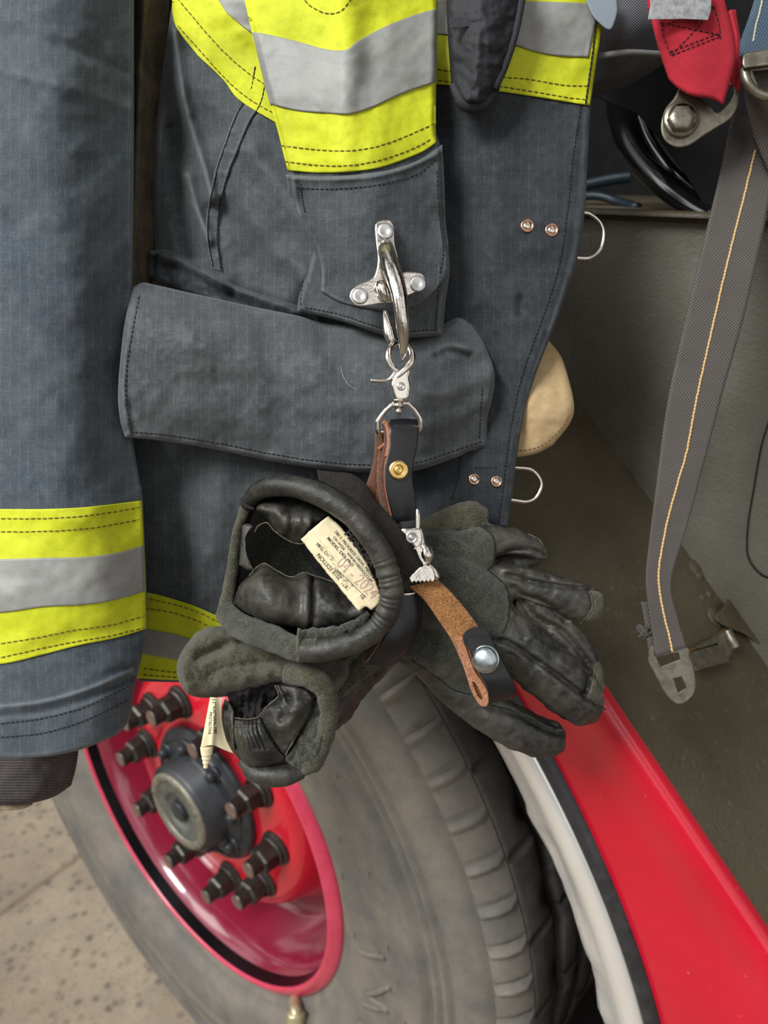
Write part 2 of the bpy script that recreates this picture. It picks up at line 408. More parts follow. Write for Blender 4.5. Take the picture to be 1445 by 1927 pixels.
M['wornsteel'] = plain('worn_zinc_steel', srgb(150, 145, 130), .42, .85, c2=srgb(112, 104, 88), nsc=160, bump=(400, .2, .0005))
M['brass'] = plain('brass', (.83, .56, .20, 1), .2, 1.0)
M['copper'] = plain('copper_eyelet', (.62, .36, .24, 1), .22, 1.0)
M['blackleather'] = plain('black_strap_leather', srgb(19, 19, 21), .36, c2=srgb(25, 25, 28), bump=(700, .12, .0004))
M['brownedge'] = leather('brown_leather_flesh_side', srgb(62, 33, 18), srgb(110, 64, 36), True)
M['tanleather'] = leather('tan_leather_edge', srgb(158, 98, 68), srgb(196, 138, 104), True)
M['glove'] = leather('black_glove_leather', srgb(30, 29, 27), srgb(78, 75, 66), rough=.46)
M['suede'] = leather('charcoal_suede', srgb(42, 42, 37), srgb(84, 84, 72), True)
M['suedeolive'] = leather('olive_grey_suede', srgb(54, 51, 39), srgb(98, 94, 74), True)
M['lining'] = plain('black_glove_lining', srgb(22, 20, 20), .95, c2=srgb(40, 32, 32), nsc=300, bump=(800, .6, .001))
M['label'] = plain('cream_woven_label', srgb(224, 208, 166), .8, c2=srgb(236, 222, 186), nsc=90, bump=(1200, .15, .0003))
M['ink'] = plain('black_label_ink', srgb(38, 34, 30), .8)
M['pen'] = plain('faded_pen_ink', srgb(196, 164, 150), .8)
def knit_mat():
    t = NT('ribbed_knit'); uv = t.n('ShaderNodeUVMap').outputs[0]; sx = t.n('ShaderNodeSeparateXYZ'); t.l(uv, sx.inputs[0])
    a = t.math('SINE', t.math('MULTIPLY', sx.outputs[0], 2*math.pi/.0019)); b = t.math('SINE', t.math('ADD', t.math('MULTIPLY', sx.outputs[1], 2*math.pi/.0016), t.math('MULTIPLY', a, 1.2)))
    w = t.math('MULTIPLY_ADD', t.math('MULTIPLY', a, b), .5, .5)
    c = t.mix(w, srgb(36, 32, 33), srgb(86, 80, 80)); c = t.mix(t.ramp(t.noise(60), (.4, 0.), (.7, .4)), c, srgb(96, 84, 76))
    t.col(c); t.b.inputs['Roughness'].default_value = .95; t.bump(w, .9, .0009); return t.m
M['knit'] = knit_mat()
# ================================================================== floor
def concrete():
    t = NT('speckled_concrete'); P = t.coord()
    n1 = t.noise(2.5, 5, .6, P); n2 = t.noise(14, 5, .7, P); n3 = t.noise(260, 3, .7, P)
    c = t.mix(t.ramp(n1, (.35, 0.), (.65, 1.)), srgb(126, 112, 94), srgb(170, 154, 130))
    c = t.mix(t.math('MULTIPLY', t.ramp(n2, (.45, 0.), (.7, 1.)), .5), c, srgb(112, 106, 98))
    v = t.n('ShaderNodeTexVoronoi'); v.inputs['Scale'].default_value = 42; t.l(P, v.inputs['Vector'])
    c = t.mix(t.math('MULTIPLY', t.ramp(v.outputs['Distance'], (.16, 1.), (.40, 0.)), t.ramp(n2, (.4, .35), (.6, 1.))), c, srgb(104, 92, 80))
    v2 = t.n('ShaderNodeTexVoronoi'); v2.inputs['Scale'].default_value = 90; t.l(P, v2.inputs['Vector'])
    c = t.mix(t.math('MULTIPLY', t.ramp(v2.outputs['Distance'], (.1, 1.), (.28, 0.)), .45), c, srgb(92, 80, 70))
    c = t.mix(t.math('MULTIPLY', t.ramp(n3, (.5, 0.), (.8, 1.)), .3), c, srgb(214, 200, 176))
    v3 = t.n('ShaderNodeTexVoronoi'); v3.feature = 'DISTANCE_TO_EDGE'; v3.inputs['Scale'].default_value = 1.1; t.l(P, v3.inputs['Vector'])
    c = t.mix(t.math('MULTIPLY', t.ramp(v3.outputs['Distance'], (.0, 1.), (.012, 0.)), .6), c, srgb(96, 74, 56))
    t.col(c); t.b.inputs['Roughness'].default_value = .8; t.bump(n3, .3, .001); return t.m
V = [(-6, -3, 0), (6, -3, 0), (6, 7, 0), (-6, 7, 0), (-6, -3, -.1), (6, -3, -.1), (6, 7, -.1), (-6, 7, -.1)]
fl = mkmesh('floor', V, [(0, 1, 2, 3), (7, 6, 5, 4), (0, 4, 5, 1), (1, 5, 6, 2), (2, 6, 7, 3), (3, 7, 4, 0)], concrete(), uv=[(0, 0)]*8); struct(fl)
# ================================================================== wheel
whl = thing('truck_wheel', 'large black tyre on a red steel wheel under the red fender', 'wheel')
def rubber(name, c1, c2, c3):
    t = NT(name); P = t.coord()
    c = t.mix(t.ramp(t.noise(14, 6, .7, P), (.35, 0.), (.65, 1.)), c1, c2)
    c = t.mix(t.math('MULTIPLY', t.ramp(t.noise(120, 6, .8, P), (.5, 0.), (.75, 1.)), .4), c, c3)
    t.col(c); t.b.inputs['Roughness'].default_value = .72; t.bump(t.noise(500, 4, .7, P), .3, .0006); return t.m
M['tyre'] = rubber('dusty_tyre_rubber', srgb(106, 104, 100), srgb(138, 130, 118), srgb(84, 88, 94))
M['tread'] = rubber('black_tread_rubber', srgb(66, 64, 62), srgb(106, 100, 94), srgb(130, 122, 112))
M['red'] = plain('red_wheel_paint', srgb(218, 26, 50), .22, 0, .6, coat=.6, c2=srgb(206, 22, 44), nsc=12)
M['redrim'] = plain('shade_darkened_barrel_red', srgb(140, 28, 56), .22, 0, .7, coat=1.0)  # wheel red darkened in the colour for the barrel's shadow and reflections
M['pink'] = plain('worn_pink_red_rim_lip', srgb(226, 66, 100), .35, 0, .6, coat=.4, c2=srgb(208, 54, 84), nsc=40)
M['blackpaint'] = plain('black_hub_paint', srgb(40, 42, 46), .4, 0, .5, c2=srgb(52, 54, 58), bump=(300, .2, .0006))
M['gloss'] = plain('gloss_black', srgb(14, 14, 16), .18, 0, .6)
M['hubgrey'] = plain('dirty_grey_cap_metal', srgb(150, 146, 130), .5, .5, c2=srgb(116, 112, 98), nsc=60)
M['hubdark'] = plain('grey_green_hub_face', srgb(112, 114, 106), .55, .3, c2=srgb(86, 88, 84), nsc=70)
M['nutm'] = plain('dark_lug_steel', srgb(84, 80, 74), .36, .7, c2=srgb(58, 56, 53), nsc=120)
M['nuttip'] = plain('rusty_stud_end', srgb(140, 120, 108), .6, .5, c2=srgb(112, 88, 72), nsc=200)
tp = [(.289, -.020), (.298, -.014), (.305, -.010), (.312, -.0108), (.316, -.003), (.330, .004), (.350, .0095), (.372, .0125), (.378, .0110), (.383, .0135), (.400, .0145), (.404, .0125), (.408, .0145),
      (.425, .0130), (.431, .0118), (.4335, .0060), (.440, .0040), (.4425, .0090), (.448, .0095), (.4495, .0055), (.454, .0055), (.4555, .0085), (.460, .0080), (.4615, .0030), (.466, .0025), (.469, .0070),
      (.482, .0030), (.493, -.001), (.500, -.0065), (.503, -.012)]
wt = MB(); NS = 216
lathe(tp, WC, NA, None, mb=wt, seg=NS, mi=0)
# shoulder blocks and zigzag ribs (72 pitches)
def ring(prof_fn, mi, seg=864):
    V = []; 
    for j in range(seg):
        a = 2*math.pi*j/seg
        for r, h in prof_fn(a, j): V.append(WF(r*math.cos(a), r*math.sin(a), h))
    m = len(prof_fn(0, 0)); Fc = []
    for j in range(seg):
        l = (j+1) % seg
        for k in range(m-1): Fc.append((j*m+k, j*m+k+1, l*m+k+1, l*m+k))
    wt.add(V, Fc, mi)
def shoulder(a, j):
    q = j % 12; lip = (.0042 if q in (0, 1) else (-.0030 if q == 2 else 0))
    return [(.503, -.012), (.507+lip*.5, -.0125+lip), (.5175+lip, -.022+lip), (.525+lip, -.034+lip), (.5275, -.043)]
ring(shoulder, 0)
def rib(h0, h1, zz0, zz1, ph):
    def f(a, j):
        j = j//2*2; z = (abs(((j+ph*2) % 24)-12)/12-.5); z2 = (abs(((j+ph*2+6) % 24)-12)/12-.5)+(.3 if (j % 24) in (4, 6) else 0)
        n = -.004 if j % 24 == 10 else 0
        return [(.512, h0+z*zz0), (.527, h0+z*zz0-.002), (.5285+n, h0-.006), (.5295+n, (h0+h1)/2), (.5285+n, h1+.006), (.527, h1+z2*zz1+.002), (.512, h1+z2*zz1)]
    return f
ring(rib(-.0435, -.090, 0, .012, 0), 1)
ring(rib(-.102, -.138, .008, .008, 4), 1); ring(rib(-.150, -.186, .008, .008, 0), 1); ring(rib(-.198, -.244, .008, 0, 5), 1)
lathe([(.512, -.03), (.512, -.26), (.50, -.275), (.44, -.295), (.36, -.29), (.29, -.27)], WC, NA, None, mb=wt, seg=NS, mi=1)
tyre = wt.build('tire', [M['tyre'], M['tread']], whl)
# raised strokes of the worn sidewall mark and thin sidewall hairs
rw = MB()
def on_side(r, a, dz=0):
    h = float(np.interp(r, [q[0] for q in tp], [q[1] for q in tp]))+dz; return WF(r*math.cos(math.radians(a)), r*math.sin(math.radians(a)), h)
for (r0, a0, r1, a1) in [(.352, -32, .385, -24), (.385, -24, .352, -25), (.352, -25, .386, -17), (.352, -15, .386, -10), (.352, -8, .386, -3), (.386, -3, .354, -4.5), (.354, -4.5, .388, 3), (.350, -38, .386, -33), (.345, 5, .385, 9)]:
    tube([on_side(r0+(r1-r0)*k/4, a0+(a1-a0)*k/4, .0006) for k in range(5)], .0036, None, mb=rw, world=True, seg=6)
rw.build('raised_sidewall_strokes', M['tyre'], whl)
for (r, a) in [(.345, 22), (.37, 30), (.335, 8), (.39, 3), (.395, 12), (.41, -2), (.36, -14), (.42, 40), (.40, 25)]:
    w = on_side(r, a); tube([w, w+NA*.004+TA*.002, w+NA*.006+TA*.006], .0005, M['tread'], 'rubber_hair', whl, world=True, seg=5)
rp = [(.2850, -.026), (.2905, -.021), (.2918, -.0180), (.2905, -.0150), (.2860, -.0120), (.2790, -.0085), (.2755, -.0075), (.2738, -.0085), (.2728, -.0115)]
wr_ = MB(); lathe(rp, WC, NA, None, mb=wr_, seg=160, mi=0)
lathe([(.2728, -.0115), (.2718, -.018), (.2700, -.028)], WC, NA, None, mb=wr_, seg=160, mi=1)  # black band painted in for the dark gap and reflection behind the lip
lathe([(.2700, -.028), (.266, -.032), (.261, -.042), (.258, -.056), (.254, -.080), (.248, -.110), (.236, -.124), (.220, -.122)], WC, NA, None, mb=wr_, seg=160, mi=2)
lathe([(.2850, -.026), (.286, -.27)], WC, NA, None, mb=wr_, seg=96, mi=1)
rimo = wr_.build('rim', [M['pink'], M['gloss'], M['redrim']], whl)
lathe([(.220, -.122), (.208, -.112), (.196, -.088), (.188, -.066), (.180, -.055), (.170, -.050), (.120, -.049), (.095, -.049), (.092, -.060)], WC, NA, M['red'], 'wheel_disc', whl, 160)
hb = MB()
lathe([(.101, -.052), (.103, -.046), (.099, -.040), (.090, -.038), (.088, -.034)], WC, NA, None, mb=hb, seg=80)
lathe([(.088, -.036), (.070, -.034), (.0655, -.030), (.0655, -.006), (.060, -.001)], WC, NA, None, mb=hb, seg=80)
for k in range(8):
    a = math.radians(k*45+12); o = WF(.080*math.cos(a), .080*math.sin(a), -.035)
    lathe([(.0085, 0), (.0085, .010), (.006, .013), (0.0005, .013)], o, NA, None, mb=hb, seg=6)
    lathe([(.012, -.002), (.0125, .002), (.009, .003)], o, NA, None, mb=hb, seg=16)
hb.build('hub', M['blackpaint'], whl)
hc = MB()
lathe([(.058, -.004), (.0585, .000), (.0565, .0035), (.052, .004), (.047, .0035), (.0455, .0005)], WC, NA, None, mb=hc, seg=64, mi=0)
lathe([(.0455, .0005), (.030, .001), (.028, .000), (.0268, -.004), (.0008, -.0045)], WC, NA, None, mb=hc, seg=64, mi=1)
lathe([(.016, -.0045), (.016, .0015), (.0145, .003), (.0008, .003)], WC, NA, None, mb=hc, seg=6, mi=2)
for k in range(5):
    a = math.radians(k*72+30); lathe([(.0028, .003), (.0028, .0052), (.0004, .0055)], WF(.053*math.cos(a), .053*math.sin(a), 0), NA, None, mb=hc, seg=10, mi=1)
cap_ = hc.build('hub_cap', [M['hubgrey'], M['hubdark'], M['blackpaint']], whl)
nut0 = None
def nut_mesh():
    b = MB(); z = np.zeros(3); A = np.array([0, 0, 1.])
    lathe([(.003, .000), (.0245, .000), (.0245, .004), (.0215, .006), (.0205, .010), (.0185, .012)], z, A, None, mb=b, seg=28)
    lathe([(.0188, .010), (.0188, .013), (.0182, .030), (.0160, .033), (.0118, .0335)], z, A, None, mb=b, seg=6)
    lathe([(.0118, .031), (.0118, .048), (.0108, .0495)], z, A, None, mb=b, seg=18)
    lathe([(.0108, .0495), (.0085, .0500), (.0004, .0497)], z, A, None, mb=b, seg=18, mi=1)
    return b
rz = Matrix((tuple(TA)+(0,), (0, 0, 1, 0), tuple(NA)+(0,), (0, 0, 0, 1))).transposed()
rz = Matrix(((TA[0], 0, NA[0], 0), (TA[1], 0, NA[1], 0), (TA[2], 1, NA[2], 0), (0, 0, 0, 1)))
LUGS = [-3.0+36*k for k in range(10)]
for k, a in enumerate(LUGS):
    if nut0 is None:
        nut0 = nut_mesh().build('lug_nut', [M['nutm'], M['nuttip']], whl, smooth=False); o = nut0
    else:
        o = nut0.copy(); C.objects.link(o)
    p = WF(.1425*math.cos(math.radians(a)), .1425*math.sin(math.radians(a)), -.050)
    o.matrix_world = Matrix.Translation(Vector(p)) @ rz @ Matrix.Rotation(.3*k, 4, 'Z')
vs = MB(); a = math.radians(-100)
def vpt(px, py, h): return PW(px, py, h_d(px, py, h))
vs_path = [vpt(556, 1882, -.012), vpt(556, 1905, .004), vpt(556, 1935, .010)]
tube(vs_path, [.0085, .0075, .0075], None, mb=vs, world=True); tube([vs_path[1], vs_path[1]*.4+vs_path[2]*.6], .0125, None, mb=vs, world=True, seg=6)
vs.build('valve_stem', plain('pale_brass_valve', srgb(196, 186, 150), .35, .5), whl)
# ================================================================== fire truck body
trk = thing('fire_truck', 'red fire truck side with polished wheel arch and open dark step well', 'fire truck')
M['redbody'] = None
def redbody():
    t = NT('glossy_red_body_paint'); P = t.coord()
    c = t.mix(t.ramp(t.noise(9, 5, .6, P), (.35, 0.), (.7, 1.)), srgb(206, 6, 40), srgb(226, 14, 50))
    c = t.mix(t.math('MULTIPLY', t.ramp(t.noise(180, 3, .6, P), (.72, 0.), (.78, 1.)), .6), c, srgb(236, 150, 150))
    t.col(c); t.b.inputs['Roughness'].default_value = .3; t.b.inputs['Coat Weight'].default_value = .5; t.b.inputs['Coat Roughness'].default_value = .12
    t.bump(t.noise(40, 4, .6, P), .12, .002); return t.m
M['redbody'] = redbody()
S0 = 1.072   # the panel ends on the line x+z = S0 (45 degrees)
bp = MB(); na = 120; V = []; pr = None
for i in range(na+1):
    a = math.radians(-46+ (200)*i/na); ca, sa = math.cos(a), math.sin(a)
    R1 = S0/(ca+sa) if (ca+sa) > .05 else 9
    R1 = min(R1, .76/sa if sa > .05 else 9, 1.25)
    lim = R1
    pr = [(.640, .010), (.668, .016), (.676, .024), (.690, .028)]+[(.690+(lim-.036-.690)*k/8, .030) for k in range(1, 9)]+[(lim-.024, .0318), (lim-.016, .0325), (lim-.006, .0325), (lim-.001, .029), (lim, .0235), (lim-.001, .019)]
    V += [WF(r*ca, r*sa, h) for r, h in pr]
m = len(pr); Fc = [(i*m+k, (i+1)*m+k, (i+1)*m+k+1, i*m+k+1) for i in range(na) for k in range(m-1)]
bp.add(V, Fc, 0); bp.build('body_panel', M['redbody'], trk)
# polished arch trim, dented along its inner lip
M['polish'] = plain('dented_polished_metal', (.95, .92, .86, 1), .22, .45, c2=(1.0, .985, .95, 1), nsc=14, nz=(40, .12, .32), spec=1.0)
ar = MB(); na = 260; V = []
for i in range(na+1):
    a = math.radians(-46+228*i/na); ca, sa = math.cos(a), math.sin(a); q = np.array(math.degrees(a)); z = np.array(0.)
    d1 = float(fbm(q, z, 6.0, 3))*.020*(1 if math.degrees(a) < 34 else .15); d2 = float(fbm(q, z+7, 4.0, 9))*.013*(1 if math.degrees(a) < 34 else .2)
    pr = [(.652+d1, -.012), (.634+d1*1.1, .006), (.6335+d1, .012), (.638+d1*.9, .017+d2), (.646+d1*.5, .021+d2*1.3), (.655+d1*.2, .026+d2*.5), (.663, .031), (.670, .035), (.678, .036), (.684, .034), (.686, .028)]
    V += [WF(r*ca, r*sa, h) for r, h in pr]
m = len(pr); ar.add(V, [(i*m+k, (i+1)*m+k, (i+1)*m+k+1, i*m+k+1) for i in range(na) for k in range(m-1)], 0)
ar.build('wheel_arch_trim', M['polish'], trk)
M['rub'] = plain('black_rubber_seal', srgb(44, 44, 46), .45, c2=srgb(62, 62, 64), nsc=90)
sl = MB(); V = []; na = 200
for i in range(na+1):
    a = math.radians(-46+228*i/na); ca, sa = math.cos(a), math.sin(a)
    pr = [(.684, .026), (.6855, .034), (.689, .037), (.6945, .036), (.697, .030), (.698, .024)]
    V += [WF(r*ca, r*sa, h) for r, h in pr]
m = len(pr); sl.add(V, [(i*m+k, (i+1)*m+k, (i+1)*m+k+1, i*m+k+1) for i in range(na) for k in range(m-1)], 0)
sl.build('rubber_seal', M['rub'], trk)
# wheel well liner
M['liner'] = plain('dark_wheel_well_liner', srgb(30, 28, 30), .85, c2=srgb(50, 46, 46), nsc=80, bump=(300, .5, .002))
ln_ = MB(); V = []; na = 64
for i in range(na+1):
    a = math.radians(-46+228*i/na)
    V += [WF(r*math.cos(a), r*math.sin(a), h) for r, h in [(.655, .0), (.665, -.06), (.665, -.34), (.30, -.36)]]
ln_.add(V, [(i*4+k, (i+1)*4+k, (i+1)*4+k+1, i*4+k+1) for i in range(na) for k in range(3)], 0); ln_.build('wheel_well_liner', M['liner'], trk)
# brown step well
def brownpaint():
    t = NT('textured_brown_coating'); P = t.coord()
    c = t.mix(t.ramp(t.noise(7, 5, .6, P), (.35, 0.), (.65, 1.)), srgb(70, 62, 46), srgb(92, 84, 66))
    c = t.mix(t.math('MULTIPLY', t.ramp(t.noise(160, 6, .8, P), (.55, 0.), (.75, 1.)), .5), c, srgb(128, 120, 98))
    c = t.mix(t.math('MULTIPLY', t.ramp(t.noise(50, 6, .85, P), (.62, 0.), (.72, 1.)), .4), c, srgb(120, 112, 84))
    t.col(c); t.b.inputs['Roughness'].default_value = .5; t.l(t.ramp(t.noise(22, 5, .7, P), (.3, .38), (.7, .7)), t.b.inputs['Roughness'])
    t.b.inputs['Specular IOR Level'].default_value = .4
    t.bump(t.noise(330, 3, .6, P), .45, .0016); return t.m
M['brown'] = brownpaint(); M['wallp'] = brownpaint(); M['wallp'].name = 'textured_grey_brown_coating'
for nd in M['wallp'].node_tree.nodes:
    if nd.type == 'MIX' and nd.data_type == 'RGBA' and not nd.inputs[6].is_linked: nd.inputs[6].default_value = srgb(92, 88, 78); nd.inputs[7].default_value = srgb(116, 112, 102)
HI = -.165
def quadgrid(fn, nu, nv, mats, name, parent, mi=0, flip=False):
    V = [fn(i/nu, j/nv) for j in range(nv+1) for i in range(nu+1)]
    Fc = [(j*(nu+1)+i, j*(nu+1)+i+1, (j+1)*(nu+1)+i+1, (j+1)*(nu+1)+i) for j in range(nv) for i in range(nu)]
    return mkmesh(name, V, Fc, mats, parent)
SLN = (ZA+TA)/math.sqrt(2)
def slopef(u, v):
    x = .28+u*.95; h = .0195+(HI-.025)*v
    s = S0-.0015
    return WF(x, s-x, h)
quadgrid(slopef, 60, 30, M['brown'], 'sloped_step_panel', trk)
def wallf(u, v):
    x = .432+u*.75; z0 = S0-x-.03; 
    return WF(x, z0+(.772-z0)*v, HI)
quadgrid(wallf, 30, 12, M['wallp'], 'seat_box_wall', trk)
def wall2(u, v):
    x = .432-.26*u; h = HI+.06*u; return WF(x, .60+(.772-.60)*v, h)
quadgrid(lambda u, v: WF(.432-.26*u, .50+.272*v, HI+.05*u), 8, 8, M['wallp'], 'corner_post', trk)
quadgrid(lambda u, v: WF(.15+1.03*u, .772-.0*v, HI-.45*v+.012*(v < .01)), 20, 6, M['brown'], 'seat_box_ledge', trk)
tube([WF(.15, .772, HI+.001), WF(.7, .772, HI+.001), WF(1.15, .772, HI+.001)], .004, M['brown'], 'ledge_lip', trk, world=True)
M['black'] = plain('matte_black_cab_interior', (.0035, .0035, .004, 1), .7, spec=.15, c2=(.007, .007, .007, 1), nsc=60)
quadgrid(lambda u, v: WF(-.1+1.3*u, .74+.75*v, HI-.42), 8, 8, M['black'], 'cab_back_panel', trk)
quadgrid(lambda u, v: WF(-.12+1.34*u, 1.30, HI-.43*v), 4, 4, M['black'], 'cavity_shade_top', trk)  # unseen roof added to keep the cavity dark
quadgrid(lambda u, v: WF(-.10, .74+.58*u, HI+.08-.51*v), 4, 4, M['black'], 'cavity_shade_side', trk)  # unseen sides, this and the next, added to shut light out of the cavity
quadgrid(lambda u, v: WF(1.18, .74+.58*u, HI-.43*v), 4, 4, M['black'], 'cavity_shade_side', trk)
# black side panel carrying the strap anchor
bpn = plane_n = (WC+NA*(-.20), NA)
def bd(px, py): return h_d(px, py, -.185)
plate([(1118, 182), (1180, 150), (1240, 120), (1300, 60), (1330, -60), (1560, -60), (1560, 440), (1352, 425), (1335, 405), (1290, 330), (1240, 262), (1200, 215), (1160, 200)], bd, .006, M['black'], 'anchor_bracket_panel', trk, smooth_out=False, bevel=.001)
# hatch panel outline on the seat box wall, right edge of the view
M['groove'] = plain('dark_panel_gap', srgb(24, 22, 18), .8)
hx = lambda px, py: float(h_d(px, py, HI))
pts = [(1500, 700), (1462, 760), (1443, 810), (1432, 850), (1420, 920), (1410, 980), (1407, 1030), (1412, 1055), (1430, 1078), (1455, 1088), (1520, 1095)]
hp = [(a, b) for a, b in pts]+[(1560, 1090), (1560, 700)]
plate(hp, lambda px, py: h_d(px, py, HI+.001), .006, M['wallp'], 'hatch_cover', trk, bevel=.0015)
tube([(a, b, hx(a, b)-.0003) for a, b in pts], .0012, M['groove'], 'hatch_gap', trk)
# ledge beam and weld blobs at lower right
M['brown2'] = M['brown']
lb = MB()
dz = lambda px, py: plane_d(px, py, WF(.6, S0-.6, 0), SLN)
plate([(1388, 1098), (1445, 1112), (1560, 1150), (1560, 1300), (1450, 1228), (1405, 1196), (1362, 1178), (1345, 1160), (1362, 1140)], lambda a, b: dz(a, b)-.006, .010, None, mb=lb, bevel=.003, res=3)
lb.build('ledge_beam', M['brown'], trk)
wb = MB()
for (x, y, r) in [(1308, 1068, 17), (1316, 1082, 12), (1345, 1160, 20), (1335, 1118, 9), (1322, 1124, 7), (1352, 1172, 10), (1362, 1108, 6), (1385, 1132, 5)]:
    d = float(dz(np.array(x*1.), np.array(y*1.))); rivet(x, y, d+.002, r, [(1.1, -.25), (1.0, .0), (.7, .22), (.35, .34), (.02, .38)], None, None, None, nrm=SLN, mb=wb, seg=18)
wb.build('weld_bead', M['brown'], trk)
tube([(1290, 1228, float(dz(1290., 1228.))), (1330, 1212, float(dz(1330., 1212.))), (1370, 1180, float(dz(1370., 1180.)))], .0016, plain('rusty_seam', srgb(104, 72, 36), .8), 'rusty_seam', trk)
# glossy black conduit in the cavity, corrugated blue hose
cd = lambda px, py, h: (px, py, float(h_d(px, py, h)))
tube([cd(1168, 120, -.30), cd(1163, 190, -.27), cd(1178, 240, -.24), cd(1205, 295, -.22), cd(1250, 345, -.20), cd(1300, 385, -.19), cd(1345, 410, -.18)], [.008, .010, .012, .012, .010, .008, .006], M['gloss'], 'curved_conduit', trk, seg=20)
tube([cd(1205, 215, -.22), cd(1225, 265, -.21), cd(1262, 318, -.20), cd(1305, 355, -.20), cd(1330, 372, -.20)], .004, M['gloss'], 'curved_edge_rod', trk)
hz = MB(); M['bluehose'] = plain('blue_hose', srgb(14, 30, 38), .5)
for k in range(22):
    f = k/21; x = 1085+f*95; y = 352-10*math.sin(f*1.6)-8*f; d = float(h_d(x, y, -.30)); tube([(x, y, d), (x+3.0, y-.6, d), (x+4.4, y-.8, d)], [.0048, .0052, .0042], None, mb=hz, seg=12)
hose = hz.build('corrugated_hose', M['bluehose'])
tag(hose, 'corrugated blue hose lying in the black opening behind the coat edge', 'hose')
pn = MB(); tube([cd(1060, 372, -.3), cd(1120, 368, -.3), cd(1160, 378, -.3), cd(1200, 390, -.28)], .004, None, mb=pn)
o = pn.build('air_line', M['bluehose']); tag(o, 'thin dark blue line under the corrugated hose in the black opening', 'hose')
# mesh bag
def meshfab():
    t = NT('grey_mesh_fabric'); uv = t.n('ShaderNodeUVMap').outputs[0]; sx = t.n('ShaderNodeSeparateXYZ'); t.l(uv, sx.inputs[0])
    a = t.math('SINE', t.math('MULTIPLY', sx.outputs[0], 2*math.pi/.0016)); b = t.math('SINE', t.math('MULTIPLY', sx.outputs[1], 2*math.pi/.0016))
    w = t.math('MULTIPLY_ADD', t.math('MULTIPLY', a, b), .5, .5)
    t.col(t.mix(t.ramp(w, (.4, 0.), (.8, 1.)), srgb(46, 46, 50), srgb(140, 140, 144))); t.b.inputs['Roughness'].default_value = .85; t.bump(w, .6, .0006); return t.m
M['mesh'] = meshfab()
bag = thing('mesh_bag', 'grey mesh fabric bag hanging behind the coat beside the red strap', 'bag')
sheet('bag_body', [(1060, -60), (1160, -60), (1270, -60)], [(1085, 188), (1120, 184), (1165, 168), (1205, 148), (1262, 112)], [(1060, -60), (1070, 60), (1085, 188)], [(1270, -60), (1266, 30), (1262, 112)],
      [[.50, .485, .50], [.495, .472, .49], [.515, .50, .515]], M['mesh'], bag, thick=.02, edge=(30, .012))
tube([(1108, 112, .476), (1140, 104, .472), (1180, 99, .470), (1225, 101, .474), (1262, 104, .48)], .0018, plain('grey_piping', srgb(120, 120, 116), .8), 'piping', bag)
plate([(1095, -40), (1150, -40), (1162, 10), (1158, 38), (1148, 56), (1130, 46), (1110, 20)], .455, .003, plain('pale_grey_tab', srgb(132, 142, 150), .5), 'grey_plastic_tab', bag, bevel=.001)
